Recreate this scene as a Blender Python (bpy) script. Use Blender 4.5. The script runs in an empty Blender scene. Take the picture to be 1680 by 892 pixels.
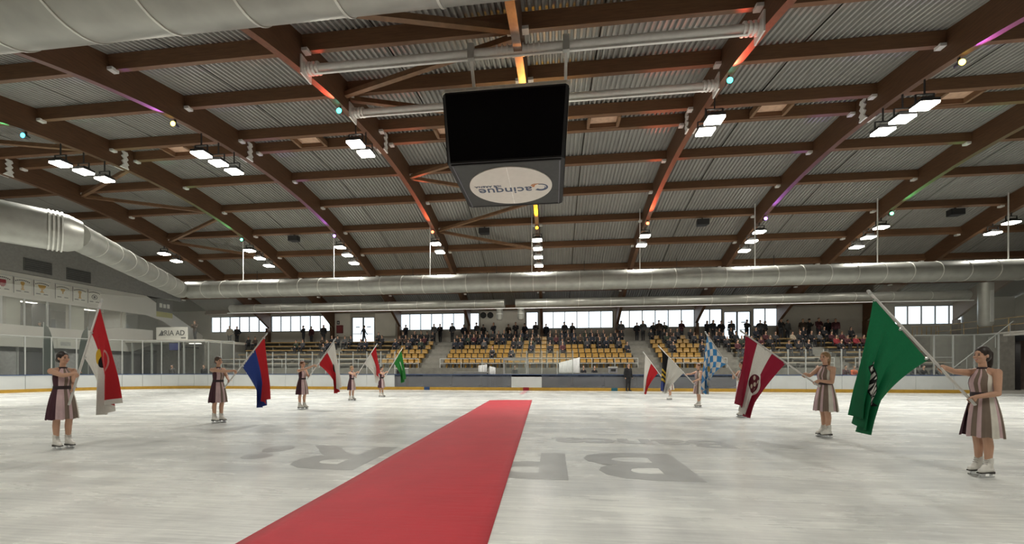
import bpy, bmesh, math, random
from mathutils import Vector, Matrix
random.seed(7)
SC = bpy.context.scene
COL = SC.collection
PI = math.pi
# ------------------------------------------------------------------ camera, world, exposure
F, CX, HY, YAW, CAMH = 620.0, 840.0, 605.0, 0.108, 1.46       # focal length in pixels of a 1680x892 frame, level camera
cam_d = bpy.data.cameras.new('camera'); cam = bpy.data.objects.new('camera', cam_d); COL.objects.link(cam)
cam.location = (0, 0, CAMH); cam.rotation_euler = (PI/2, 0, YAW)
cam_d.sensor_fit = 'HORIZONTAL'; cam_d.sensor_width = 36.0; cam_d.lens = 36.0*F/1680.0
cam_d.shift_x = 0.0; cam_d.shift_y = (HY-446.0)/1680.0
cam_d.clip_start = 0.05; cam_d.clip_end = 400
SC.camera = cam
W = bpy.data.worlds.new('daylight'); SC.world = W; W.use_nodes = True
W.node_tree.nodes['Background'].inputs[0].default_value = (0.86, 0.95, 1.0, 1)
W.node_tree.nodes['Background'].inputs[1].default_value = 2.2
SC.view_settings.view_transform = 'Standard'; SC.view_settings.look = 'None'
SC.view_settings.exposure = 0.0; SC.view_settings.gamma = 1.0; SC.view_settings.use_curve_mapping = False
SC.cycles.use_denoising = True
FLOOD_W = 172.0          # watts of one floodlight
SPOT_W = 1300.0           # watts of one coloured spotlight

def ray(px, py):
    r = (px-CX)/F; u = (HY-py)/F
    return r*math.cos(YAW)-math.sin(YAW), math.cos(YAW)+r*math.sin(YAW), u
def gz(px, py, z=0.0):
    a = ray(px, py); t = (z-CAMH)/a[2]; return Vector((a[0]*t, a[1]*t, z))
def gY(px, py, Y):
    a = ray(px, py); t = Y/a[1]; return Vector((a[0]*t, Y, CAMH+a[2]*t))
def gX(px, py, X):
    a = ray(px, py); t = X/a[0]; return Vector((X, a[1]*t, CAMH+a[2]*t))

# ------------------------------------------------------------------ materials
MATS = {}
def mat(name, col, rough=0.6, metal=0.0, var=0.12, scale=6.0, bump=0.0, emit=None, estr=0.0, spec=0.5, stretch=None):
    if name in MATS: return MATS[name]
    m = bpy.data.materials.new(name); m.use_nodes = True
    n, l = m.node_tree.nodes, m.node_tree.links
    b = n['Principled BSDF']; b.inputs['Roughness'].default_value = rough; b.inputs['Metallic'].default_value = metal
    b.inputs['Specular IOR Level'].default_value = spec
    tc = n.new('ShaderNodeTexCoord'); nz = n.new('ShaderNodeTexNoise'); nz.inputs['Scale'].default_value = scale
    nz.inputs['Detail'].default_value = 3
    if stretch:
        mp = n.new('ShaderNodeMapping'); mp.inputs['Scale'].default_value = stretch
        l.new(tc.outputs['Object'], mp.inputs[0]); l.new(mp.outputs[0], nz.inputs['Vector'])
    else: l.new(tc.outputs['Object'], nz.inputs['Vector'])
    rp = n.new('ShaderNodeValToRGB')
    rp.color_ramp.elements[0].position = 0.3; rp.color_ramp.elements[1].position = 0.7
    rp.color_ramp.elements[0].color = [max(0, c*(1-var)) for c in col]+[1]
    rp.color_ramp.elements[1].color = [min(1, c*(1+var)) for c in col]+[1]
    l.new(nz.outputs['Fac'], rp.inputs[0]); l.new(rp.outputs[0], b.inputs['Base Color'])
    if bump:
        bp = n.new('ShaderNodeBump'); bp.inputs['Strength'].default_value = bump; bp.inputs['Distance'].default_value = 0.02
        l.new(nz.outputs['Fac'], bp.inputs['Height']); l.new(bp.outputs[0], b.inputs['Normal'])
    if emit:
        b.inputs['Emission Color'].default_value = (*emit, 1); b.inputs['Emission Strength'].default_value = estr
    MATS[name] = m; return m

def clear_mat(name, tint, amount, rough=0.05, diff=0.0, dcol=(0.7, 0.72, 0.72)):
    """clear sheet: mostly transparent, fresnel reflection, a little milky diffuse"""
    if name in MATS: return MATS[name]
    m = bpy.data.materials.new(name); m.use_nodes = True
    n, l = m.node_tree.nodes, m.node_tree.links
    for x in list(n):
        if x.type != 'OUTPUT_MATERIAL': n.remove(x)
    out = n['Material Output']
    tr = n.new('ShaderNodeBsdfTransparent'); tr.inputs[0].default_value = (*tint, 1)
    gl = n.new('ShaderNodeBsdfGlossy'); gl.inputs['Roughness'].default_value = rough
    df = n.new('ShaderNodeBsdfDiffuse'); df.inputs[0].default_value = (*dcol, 1)
    nz = n.new('ShaderNodeTexNoise'); nz.inputs['Scale'].default_value = 1.7
    mr = n.new('ShaderNodeMapRange'); mr.inputs['To Min'].default_value = diff*0.7; mr.inputs['To Max'].default_value = diff*1.3
    l.new(nz.outputs['Fac'], mr.inputs['Value'])
    m1 = n.new('ShaderNodeMixShader'); l.new(mr.outputs[0], m1.inputs[0]); l.new(tr.outputs[0], m1.inputs[1]); l.new(df.outputs[0], m1.inputs[2])
    fr = n.new('ShaderNodeFresnel'); fr.inputs[0].default_value = 1.35
    ml = n.new('ShaderNodeMath'); ml.operation = 'MULTIPLY'; ml.inputs[1].default_value = amount
    l.new(fr.outputs[0], ml.inputs[0])
    m2 = n.new('ShaderNodeMixShader'); l.new(ml.outputs[0], m2.inputs[0]); l.new(m1.outputs[0], m2.inputs[1]); l.new(gl.outputs[0], m2.inputs[2])
    l.new(m2.outputs[0], out.inputs[0]); MATS[name] = m; return m

def glow(name, col, s):
    if name in MATS: return MATS[name]
    m = bpy.data.materials.new(name); m.use_nodes = True
    n, l = m.node_tree.nodes, m.node_tree.links
    b = n['Principled BSDF']; b.inputs['Base Color'].default_value = (*col, 1)
    b.inputs['Emission Color'].default_value = (*col, 1); b.inputs['Emission Strength'].default_value = s
    MATS[name] = m; return m

# ------------------------------------------------------------------ mesh helpers
class MB:
    def __init__(s): s.v = []; s.f = []; s.mi = []; s.cur = 0
    def add(s, vs, fs):
        o = len(s.v); s.v += [tuple(p) for p in vs]
        for f in fs: s.f.append(tuple(i+o for i in f)); s.mi.append(s.cur)
    def box(s, x0, x1, y0, y1, z0, z1, M=None):
        vs = [Vector((x, y, z)) for x in (x0, x1) for y in (y0, y1) for z in (z0, z1)]
        if M: vs = [M @ p for p in vs]
        s.add(vs, [(0,1,3,2),(4,6,7,5),(0,4,5,1),(2,3,7,6),(0,2,6,4),(1,5,7,3)])
    def bar(s, a, b, w, h, up=(0,0,1)):
        a = Vector(a); b = Vector(b); d = (b-a); L = d.length; d.normalize()
        sx = d.cross(Vector(up)); 
        if sx.length < 1e-4: sx = Vector((1,0,0))
        sx.normalize(); uz = sx.cross(d)
        vs = []
        for p in (a, b):
            for i, j in ((-1,-1),(1,-1),(1,1),(-1,1)): vs.append(p+sx*(i*w/2)+uz*(j*h/2))
        s.add(vs, [(3,2,1,0),(4,5,6,7),(0,1,5,4),(1,2,6,5),(2,3,7,6),(3,0,4,7)])
    def tube(s, pts, r, n=10, caps=True):
        pts = [Vector(p) for p in pts]; rs = r if isinstance(r, (list, tuple)) else [r]*len(pts)
        rings = []; prev = None
        for i, p in enumerate(pts):
            d = (pts[min(i+1, len(pts)-1)]-pts[max(i-1, 0)]); d.normalize()
            if prev is None:
                a = Vector((0,0,1)) if abs(d.z) < 0.9 else Vector((1,0,0))
                u = d.cross(a).normalized()
            else:
                u = prev - d*prev.dot(d); u.normalize()
            prev = u; w = d.cross(u)
            rings.append([p+(u*math.cos(2*PI*k/n)+w*math.sin(2*PI*k/n))*rs[i] for k in range(n)])
        vs = [q for R in rings for q in R]; fs = []
        for i in range(len(rings)-1):
            for k in range(n): fs.append((i*n+k, i*n+(k+1)%n, (i+1)*n+(k+1)%n, (i+1)*n+k))
        if caps:
            fs.append(tuple(reversed(range(n)))); fs.append(tuple(range((len(rings)-1)*n, len(rings)*n)))
        s.add(vs, fs)
    def loft(s, rings, caps=True):
        n = len(rings[0]); vs = [q for R in rings for q in R]; fs = []
        for i in range(len(rings)-1):
            for k in range(n): fs.append((i*n+k, i*n+(k+1)%n, (i+1)*n+(k+1)%n, (i+1)*n+k))
        if caps:
            fs.append(tuple(reversed(range(n)))); fs.append(tuple(range((len(rings)-1)*n, len(rings)*n)))
        s.add(vs, fs)
    def ell(s, c, r, n=10, m=7, M=None):
        c = Vector(c); vs = []; fs = []
        vs.append(Vector((0,0,-1)))
        for i in range(1, m):
            a = -PI/2+PI*i/m
            for k in range(n): vs.append(Vector((math.cos(a)*math.cos(2*PI*k/n), math.cos(a)*math.sin(2*PI*k/n), math.sin(a))))
        vs.append(Vector((0,0,1)))
        for k in range(n): fs.append((0, 1+(k+1)%n, 1+k))
        for i in range(m-2):
            for k in range(n):
                a = 1+i*n; fs.append((a+k, a+(k+1)%n, a+n+(k+1)%n, a+n+k))
        a = 1+(m-2)*n
        for k in range(n): fs.append((a+k, a+(k+1)%n, len(vs)-1))
        vs = [Vector((p.x*r[0], p.y*r[1], p.z*r[2])) for p in vs]
        if M: vs = [M @ p for p in vs]
        s.add([p+c for p in vs], fs)
    def prism(s, poly, d):
        """poly: list of 3D points, extruded by vector d"""
        n = len(poly); d = Vector(d); vs = [Vector(p) for p in poly]; vs += [p+d for p in vs]
        s.add(vs, [tuple(range(n)), tuple(reversed(range(n, 2*n)))]+[(i, i+n, (i+1)%n+n, (i+1)%n) for i in range(n)])
    def mesh(s, name, mats, smooth=False):
        me = bpy.data.meshes.new(name); me.from_pydata(s.v, [], s.f)
        if not isinstance(mats, (list, tuple)): mats = [mats]
        for m in mats: me.materials.append(m)
        if len(mats) > 1: me.polygons.foreach_set('material_index', s.mi)
        bm = bmesh.new(); bm.from_mesh(me); bmesh.ops.recalc_face_normals(bm, faces=bm.faces[:]); bm.to_mesh(me); bm.free()
        if smooth: me.polygons.foreach_set('use_smooth', [True]*len(me.polygons))
        me.update(); return me
    def obj(s, name, mats, parent=None, smooth=False):
        return link(name, s.mesh(name, mats, smooth), parent)
def link(name, me, parent=None, loc=None, rotz=0.0):
    o = bpy.data.objects.new(name, me); COL.objects.link(o)
    if parent is not None: o.parent = parent
    if loc is not None: o.location = loc
    if rotz: o.rotation_euler = (0, 0, rotz)
    return o
def tag(o, label, cat, group=None):
    o['label'] = label; o['category'] = cat
    if group: o['group'] = group
    return o
def thing(name, label, cat, loc=(0,0,0), rotz=0.0, group=None):
    o = bpy.data.objects.new(name, None); COL.objects.link(o); o.location = loc; o.rotation_euler = (0,0,rotz)
    o.empty_display_size = 0.2
    return tag(o, label, cat, group)
def struct(o): o['kind'] = 'structure'; return o
def B(name, m, parent, *b):
    k = MB(); k.box(*b); return k.obj(name, m, parent)
def smooth_angle(me, ang=0.6):
    me.polygons.foreach_set('use_smooth', [True]*len(me.polygons))
    bm = bmesh.new(); bm.from_mesh(me)
    for e in bm.edges:
        if len(e.link_faces) == 2 and e.calc_face_angle(0) > ang: e.smooth = False
    bm.to_mesh(me); bm.free(); return me

# ------------------------------------------------------------------ colours
M_beam = mat('glulam', (0.105, 0.050, 0.023), 0.55, var=0.22, scale=3.0, stretch=(6, 0.8, 9))
M_purlin = mat('purlin_wood', (0.14, 0.068, 0.031), 0.6, var=0.2, scale=3.0, stretch=(0.7, 8, 8))
M_brace = mat('brace_wood', (0.17, 0.092, 0.045), 0.6, var=0.2, scale=4)
M_sheet = mat('roof_sheet', (0.26, 0.255, 0.238), 0.5, metal=0.0, var=0.06, scale=1.2)
M_whitemetal = mat('white_metal', (0.75, 0.75, 0.72), 0.4, var=0.05)
M_steel = mat('galvanised', (0.36, 0.36, 0.325), 0.40, metal=0.5, var=0.10, scale=2.2, bump=0.05)
M_wall = mat('wall_plaster', (0.40, 0.375, 0.325), 0.8, var=0.06, scale=1.0, bump=0.05)
M_wallwhite = mat('wall_white', (0.66, 0.63, 0.56), 0.75, var=0.05, scale=1.0)
M_concrete = mat('concrete', (0.16, 0.153, 0.13), 0.85, var=0.15, scale=3.0, bump=0.1)
M_step = mat('step_edge', (0.19, 0.18, 0.155), 0.85, var=0.12, scale=4.0)
M_dark = mat('dark_metal', (0.03, 0.03, 0.03), 0.5)
M_black = mat('black_gloss', (0.004, 0.004, 0.005), 0.3, var=0.0, spec=0.12)
M_blackm = mat('black_matt', (0.012, 0.012, 0.013), 0.6)
M_frame = mat('window_frame', (0.10, 0.10, 0.10), 0.5)
M_pane = clear_mat('window_pane', (0.97, 0.985, 1.0), 0.6, 0.05, 0.04, (0.8, 0.85, 0.9))
M_glass = clear_mat('rink_glass', (0.95, 0.965, 0.95), 0.8, 0.03, 0.05)
M_shield = clear_mat('bench_shield', (0.60, 0.61, 0.63), 0.5, 0.2, 0.32, (0.34, 0.35, 0.38))
M_net = clear_mat('net_mesh', (1, 1, 1), 0.0, 0.5, 0.17, (0.55, 0.55, 0.50))
M_board = mat('board_white', (0.62, 0.64, 0.63), 0.35, var=0.06, scale=0.8)
M_kick = mat('kick_yellow', (0.52, 0.30, 0.035), 0.45, var=0.1)
M_rail = mat('rail_blue', (0.045, 0.085, 0.20), 0.35, var=0.1)
M_stan = mat('stanchion_alu', (0.50, 0.51, 0.49), 0.4, metal=0.3, var=0.05)
M_seat = mat('seat_yellow', (0.25, 0.135, 0.015), 0.45, var=0.15)
M_bench = mat('bench_wood', (0.22, 0.14, 0.05), 0.6, var=0.2, scale=5, stretch=(1, 8, 8))
M_skin = mat('skin', (0.52, 0.30, 0.20), 0.55, var=0.05, scale=9)
M_tights = M_skin
M_lens = glow('flood_lens', (1.0, 0.95, 0.82), 26.0)

# ------------------------------------------------------------------ building numbers (metres)
X0, S = -1.06, 7.08                       # middle beam, bay width
YF, YN = 36.5, -2.6                       # far (window) wall, near wall
XL, XR = -42.5, 39.0
BK = list(range(-5, 6))
def zb(Y): return 11.9-0.0185*(Y-18.0)**2            # underside of the arched beams
def zr(Y):                                            # roof sheet
    t = abs(Y-18.0)
    return 13.0-0.0185*t*t if t < 12 else 13.0-0.0185*144-0.444*(t-12)
PURL = [-2.3, 0.6, 3.3, 6.0, 8.7, 11.4, 14.1, 16.8, 17.9, 20.6, 23.3, 26.0, 28.5, 31.0, 33.6, 36.2]

# ------------------------------------------------------------------ floor and ice
o = struct(B('floor', M_concrete, None, XL, XR, YN, YF, -0.30, -0.03))
RX0, RX1, RY0, RY1, RR = -33.1, 31.6, -0.75, 25.6, 7.5
def rink_path():
    pts = []
    def arc(cx, cy, a0, n=11):
        for i in range(n+1):
            a = a0+PI/2*i/n; pts.append(Vector((cx+RR*math.cos(a), cy+RR*math.sin(a), 0)))
    def lineto(b, step=2.05):
        a = pts[-1]; n = max(1, round((b-a).length/step))
        for i in range(1, n): pts.append(a.lerp(b, i/n))
    arc(RX1-RR, RY0+RR, -PI/2); lineto(Vector((RX1, RY1-RR, 0)))
    arc(RX1-RR, RY1-RR, 0); lineto(Vector((RX0+RR, RY1, 0)))
    arc(RX0+RR, RY1-RR, PI/2); lineto(Vector((RX0, RY0+RR, 0)))
    arc(RX0+RR, RY0+RR, PI); lineto(Vector((RX1-RR, RY0, 0)))
    return pts
PATH = rink_path()
def ice_material():
    m = bpy.data.materials.new('ice'); m.use_nodes = True
    n, l = m.node_tree.nodes, m.node_tree.links; b = n['Principled BSDF']
    tc = n.new('ShaderNodeTexCoord')
    def noise(scale, sc=(1,1,1), rot=0.0, det=4, rough=0.55):
        mp = n.new('ShaderNodeMapping'); mp.inputs['Scale'].default_value = sc; mp.inputs['Rotation'].default_value = (0,0,rot)
        nz = n.new('ShaderNodeTexNoise'); nz.inputs['Scale'].default_value = scale; nz.inputs['Detail'].default_value = det
        nz.inputs['Roughness'].default_value = rough
        l.new(tc.outputs['Object'], mp.inputs[0]); l.new(mp.outputs[0], nz.inputs['Vector']); return nz.outputs['Fac']
    def math_(op, a, c):
        k = n.new('ShaderNodeMath'); k.operation = op
        for i, x in enumerate((a, c)):
            if isinstance(x, (int, float)): k.inputs[i].default_value = x
            else: l.new(x, k.inputs[i])
        return k.outputs[0]
    def ramp(x, p0, p1, c0, c1):
        r = n.new('ShaderNodeValToRGB'); r.color_ramp.elements[0].position = p0; r.color_ramp.elements[1].position = p1
        r.color_ramp.elements[0].color = (*c0, 1); r.color_ramp.elements[1].color = (*c1, 1); l.new(x, r.inputs[0]); return r.outputs[0]
    big = noise(0.16, (1, 1.5, 1), 0.2, 3)
    wet = noise(0.75, (0.5, 2.2, 1), 0.12, 6, 0.62)       # skated streaks
    wet2 = noise(0.6, (2.0, 0.6, 1), 0.6, 5, 0.6)
    scr = noise(4.5, (0.25, 6, 1), 0.35, 5, 0.7)
    scr2 = noise(4.5, (0.25, 6, 1), -0.9, 5, 0.7)
    s = math_('ADD', math_('MULTIPLY', wet, 0.55), math_('MULTIPLY', wet2, 0.45))
    c1 = ramp(s, 0.38, 0.58, (0.66, 0.67, 0.655), (0.91, 0.92, 0.875))
    c2 = ramp(math_('MULTIPLY', math_('ADD', scr, scr2), 0.5), 0.42, 0.58, (0.80, 0.80, 0.81), (1, 1, 1))
    mx = n.new('ShaderNodeMix'); mx.data_type = 'RGBA'; mx.blend_type = 'MULTIPLY'; mx.inputs[0].default_value = 1.0
    l.new(c1, mx.inputs[6]); l.new(c2, mx.inputs[7])
    c3 = ramp(big, 0.35, 0.65, (0.90, 0.91, 0.91), (1.0, 1.0, 0.98))
    mx2 = n.new('ShaderNodeMix'); mx2.data_type = 'RGBA'; mx2.blend_type = 'MULTIPLY'; mx2.inputs[0].default_value = 1.0
    l.new(mx.outputs[2], mx2.inputs[6]); l.new(c3, mx2.inputs[7])
    l.new(mx2.outputs[2], b.inputs['Base Color'])
    rr = n.new('ShaderNodeMapRange'); rr.inputs['To Min'].default_value = 0.10; rr.inputs['To Max'].default_value = 0.42
    l.new(wet, rr.inputs['Value']); l.new(rr.outputs[0], b.inputs['Roughness'])
    b.inputs['Specular IOR Level'].default_value = 0.42; b.inputs['IOR'].default_value = 1.31
    bp = n.new('ShaderNodeBump'); bp.inputs['Strength'].default_value = 0.12; bp.inputs['Distance'].default_value = 0.02
    l.new(math_('ADD', scr, math_('MULTIPLY', noise(1.2, (1,1,1)), 1.5)), bp.inputs['Height']); l.new(bp.outputs[0], b.inputs['Normal'])
    return m
M_ice = ice_material()
k = MB(); k.prism([Vector((p.x, p.y, -0.03)) for p in PATH], (0, 0, 0.03))
o = struct(k.obj('ice_floor', M_ice))
o['label'] = 'white skated ice sheet filling the rink'

# ------------------------------------------------------------------ walls
def arch_pts(x, z0=-0.3, n=26):
    ys = [YN+(YF-YN)*i/n for i in range(n+1)]
    return [Vector((x, YN, z0)), Vector((x, YF, z0))]+[Vector((x, y, zr(y)+0.02)) for y in reversed(ys)]
k = MB(); k.prism(arch_pts(XL), (-0.3, 0, 0)); struct(k.obj('wall_left', mat('end_wall', (0.30, 0.295, 0.275), 0.8, var=0.08)))
k = MB(); k.prism(arch_pts(XR), (0.3, 0, 0)); struct(k.obj('wall_right', M_wall))
struct(B('wall_near', M_wall, None, XL, XR, YN-0.3, YN, -0.3, zr(YN)+0.1))
# window openings on the far wall: (px left, px right, panes, kind)
WIN = [(345, 440, 6, 'w'), (444, 541, 6, 'w'), (577, 614, 2, 'd'), (654, 762, 6, 'w'), (767, 786, 1, 'w'), (863, 883, 1, 'w'),
       (888, 1006, 6, 'w'), (1012, 1140, 6, 'w'), (1145, 1185, 2, 'w'), (1188, 1232, 2, 'd'), (1236, 1276, 2, 'w'), (1468, 1582, 5, 'w')]
ZS, ZT = 5.33, 6.98
WALK = 4.0
spans = []
for a, b_, n_, kd in WIN:
    spans.append((gY(a, 530, YF).x, gY(b_, 530, YF).x, n_, kd))
k = MB(); x = XL; T = 0.25
for xa, xb, n_, kd in spans:
    if xa-x > 1e-3: k.box(x, xa, YF, YF+T, 0, zr(YF)+0.2)
    zs, zt = (ZS, ZT) if kd == 'w' else (WALK, 6.72)
    k.box(xa, xb, YF, YF+T, 0, zs); k.box(xa, xb, YF, YF+T, zt, zr(YF)+0.2); x = xb
k.box(x, XR, YF, YF+T, 0, zr(YF)+0.2)
struct(k.obj('wall_far', M_wall))
# bright white plastered panels beside the door and behind the fans
for a, b_ in ((543, 576), (615, 650), (788, 862)):
    xa, xb = gY(a, 530, YF).x+0.05, gY(b_, 530, YF).x-0.05
    o = B('trim_panel', M_wallwhite, None, xa, xb, YF-0.06, YF-0.003, 4.75, 7.1); struct(o)
wi = di = 0
for xa, xb, n_, kd in spans:
    if kd == 'w': wi += 1; nm = 'window_%d' % wi; zs, zt = ZS, ZT
    else: di += 1; nm = 'door_%d' % di; zs, zt = WALK, 6.72
    root = bpy.data.objects.new(nm, None); COL.objects.link(root); root.location = ((xa+xb)/2, YF+0.1, zs); struct(root)
    w = xb-xa; h = zt-zs; t = 0.06
    k = MB(); k.box(-w/2, w/2, -0.05, 0.05, 0, t); k.box(-w/2, w/2, -0.05, 0.05, h-t, h)
    k.box(-w/2, -w/2+t, -0.05, 0.05, t, h-t); k.box(w/2-t, w/2, -0.05, 0.05, t, h-t)
    k.obj('door_frame' if kd == 'd' else 'window_frame', M_frame, root)
    for i in range(1, n_):
        xx = -w/2+w*i/n_; B('mullion', M_frame, root, xx-(0.035 if kd == 'w' else 0.07), xx+(0.035 if kd == 'w' else 0.07), -0.045, 0.045, t, h-t)
    for i in range(n_):
        a = -w/2+w*i/n_+0.05; b_ = -w/2+w*(i+1)/n_-0.05
        B('pane', M_pane, root, a, b_, -0.006, 0.006, t, h-t)
        if kd == 'd':
            c = (a+b_)/2
            B('door_sign', M_frame, root, c-0.22, c+0.22, -0.02, -0.008, h*0.62, h*0.62+0.09)
            B('push_bar', M_stan, root, a+0.1, b_-0.1, -0.09, -0.05, 1.0, 1.06)

# ------------------------------------------------------------------ roof
k = MB(); n = 40; ys = [YN-0.3+(YF+0.6-YN+0.3)*i/n for i in range(n+1)]
prof = [Vector((XL-0.3, y, zr(y)+0.16)) for y in ys]+[Vector((XL-0.3, y, zr(y)+0.36)) for y in reversed(ys)]
vs = prof+[p+Vector((XR-XL+0.6, 0, 0)) for p in prof]; m_ = len(prof)
fs = []
for i in range(n):
    j = m_-1-i
    fs += [(i, i+1, i+1+m_, i+m_), (j, j-1, j-1+m_, j+m_)]
fs += [(0, m_-1, 2*m_-1, m_), (n, n+1, n+1+m_, n+m_)]
k.add(vs, fs); ceil = struct(k.obj('ceiling', mat('roof_deck', (0.10, 0.09, 0.075), 0.9)))
# corrugated sheets: two per bay and purlin gap, ribs along the slope
def sheet_mesh(w, L):
    k = MB(); p = 0.20; nr = max(1, round(w/p)); p = w/nr; rows = []
    xs = []
    for i in range(nr):
        for dx, z in ((0.02, 0.0), (0.36, 0.0), (0.5, 0.085), (0.86, 0.085)): xs.append((i*p+dx*p, z))
    xs.append((w, 0.0))
    vs = [(x, 0, z) for x, z in xs]+[(x, L, z) for x, z in xs]; n = len(xs)
    k.add(vs, [(i, i+1, i+1+n, i+n) for i in range(n-1)])
    return k.mesh('roof_panel', M_sheet)
SHW = S-0.26; cache = {}
def put_panel(xa, w, y0, y1):
    z0, z1 = zr(y0), zr(y1); L = math.hypot(y1-y0, z1-z0); key = (round(w, 2), round(L, 2))
    if key not in cache: cache[key] = sheet_mesh(w, L)
    o = link('roof_panel', cache[key], ceil, (xa, y0, z0)); o.rotation_euler = (math.atan2(z1-z0, y1-y0), 0, 0)
for i, kk in enumerate(BK[:-1]):
    xa = X0+kk*S+0.13
    for y0, y1 in zip(PURL[:-1], PURL[1:]):
        put_panel(xa, SHW*0.36-0.03, y0, y1); put_panel(xa+SHW*0.36+0.03, SHW*0.64-0.03, y0, y1)
# purlins with white hangers
pm = {}
k = MB(); k.box(-0.10, 0.10, -0.11, 0.11, -0.09, 0.012); hang_me = k.mesh('purlin_hanger', M_whitemetal)
for y in PURL:
    sl = math.atan2(zr(y+0.2)-zr(y-0.2), 0.4)
    for kk in BK[:-1]:
        xa = X0+kk*S+0.13
        if 'p' not in pm:
            k = MB(); k.box(0, SHW, -0.10, 0.10, -0.46, -0.005); pm['p'] = k.mesh('purlin', M_purlin)
        o = link('purlin', pm['p'], ceil, (xa, y, zr(y))); o.rotation_euler = (sl, 0, 0)
        if 7 < y < 35:
            for xx in (xa+0.10, xa+SHW-0.10): link('purlin_hanger', hang_me, ceil, (xx, y, zr(y)-0.46))
# arched glulam beams
k = MB(); ys = [YN+(YF-0.05-YN)*i/44 for i in range(45)]
bot = [Vector((-0.125, y, zb(y))) for y in ys]; top = [Vector((-0.125, y, max(zr(y)+0.08, zb(y)+0.3))) for y in ys]
vs = bot+top+[p+Vector((0.25,0,0)) for p in bot]+[p+Vector((0.25,0,0)) for p in top]; n = len(ys); fs = []
for i in range(n-1):
    fs += [(i, i+1, n+i+1, n+i), (2*n+i, 3*n+i, 3*n+i+1, 2*n+i+1), (i, 2*n+i, 2*n+i+1, i+1), (n+i, n+i+1, 3*n+i+1, 3*n+i)]
fs += [(0, n, 3*n, 2*n), (n-1, 3*n-1, 4*n-1, 2*n-1)]
k.add(vs, fs); beam_me = k.mesh('roof_beam', M_beam)
k = MB()                                              # zig-zag white hinge plate at the crown
zz = [(-0.20, -1.16), (0.20, -1.16), (0.13, -1.02), (0.20, -0.92), (0.09, -0.80), (0.17, -0.66), (0.08, -0.54), (0.17, -0.42), (0.12, -0.30),
      (-0.14, -0.30), (-0.05, -0.44), (-0.13, -0.56), (-0.03, -0.68), (-0.12, -0.82), (-0.03, -0.94), (-0.13, -1.06)]
k.prism([(0, a, b_+0.06) for a, b_ in zz], (0.07, 0, 0)); hinge_me = k.mesh('hinge_plate', M_whitemetal)
k = MB(); k.box(-0.13, 0.13, -0.45, 0.0, WALK, zb(YF)+0.1); colm = k.mesh('column', M_beam)
for kk in BK[1:]:
    x = X0+kk*S
    bo = link('roof_beam', beam_me, ceil, (x, 0, 0))
    for sx in (-1, 1):
        o = link('hinge_plate', hinge_me, bo, (0.128 if sx > 0 else -0.198, 17.35, zr(17.35)))
    if kk > -5: link('column', colm, ceil, (x, YF-0.01, 0))
# diagonal wind braces in two bays
for kb in (-1, -4):
    xa, xb = X0+kb*S+0.13, X0+(kb+1)*S-0.13
    for ya, yb_ in ((13.9, 11.6), (14.2, 16.6), (20.6, 18.1), (20.7, 23.1), (26.0, 23.5), (26.1, 28.4), (8.7, 6.2), (8.8, 11.2)):
        k = MB(); k.bar((xa, ya, zr(ya)-0.58), (xb, yb_, zr(yb_)-0.58), 0.16, 0.18); k.obj('wind_brace', M_brace, ceil)
# timber vent hatches between the two crown purlins
M_hatch = mat('hatch_pale', (0.55, 0.36, 0.25), 0.7)
for kk in (-3, -2, -1, 0, 1, 2):
    x = X0+(kk+0.47)*S; r = thing('vent_hatch', 'pale timber vent hatch between the two crown purlins in one roof bay', 'vent', (x, 17.35, zr(17.35)-0.40), 0, 'timber vent hatches along the roof crown')
    B('hatch_panel', M_hatch, r, -0.62, 0.62, -0.44, 0.44, 0.16, 0.20)
    for sy in (-1, 1): B('side_board', M_purlin, r, -0.7, 0.7, sy*0.40-0.04, sy*0.40+0.04, -0.04, 0.2)
    for sx in (-1, 1): B('end_board', M_brace, r, sx*0.66-0.06, sx*0.66+0.06, -0.36, 0.36, -0.06, 0.2)

# ------------------------------------------------------------------ lamps
COLS = {-4: (0.1, 0.5, 0.25), -3: (0.1, 1.0, 0.40), -2: (0.45, 0.16, 1.0), -1: (1.0, 0.13, 0.05), 0: (1.0, 0.42, 0.02),
        1: (1.0, 0.13, 0.05), 2: (0.45, 0.16, 1.0), 3: (0.12, 1.0, 0.35)}
CNAME = {-4: 'dim outer beam near the trophy banners', -3: 'green-lit beam near the trophy banners', -2: 'violet-lit beam on the banner side',
         -1: 'red-lit beam on the banner side', 0: 'orange-lit middle beam', 1: 'red-lit beam on the doorway side',
         2: 'violet-lit beam on the doorway side', 3: 'green-lit beam near the doorway gallery', 4: 'dim outer beam near the doorway gallery'}
FL = {}
k = MB(); k.box(-0.31, 0.31, -0.23, 0.23, 0.05, 0.15); k.box(-0.20, 0.20, -0.14, 0.14, 0.16, 0.24); FL['h'] = k.mesh('housing', M_dark)
k = MB(); k.box(-0.30, 0.30, -0.22, 0.22, -0.03, 0.055); FL['l'] = k.mesh('lens', M_lens)
k = MB(); k.bar((-0.29, 0, 0.08), (-0.29, 0, 0.42), 0.03, 0.05, (1,0,0)); k.bar((0.29, 0, 0.08), (0.29, 0, 0.42), 0.03, 0.05, (1,0,0)); k.bar((-0.30, 0, 0.42), (0.30, 0, 0.42), 0.05, 0.03); FL['b'] = k.mesh('bracket', M_dark)
ld = bpy.data.lights.new('flood', 'AREA'); ld.shape = 'RECTANGLE'; ld.size = 0.58; ld.size_y = 0.42; ld.energy = FLOOD_W; ld.color = (1.0, 0.975, 0.91); ld.spread = math.radians(140)
ld2 = ld.copy(); ld2.energy = FLOOD_W*0.22
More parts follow.
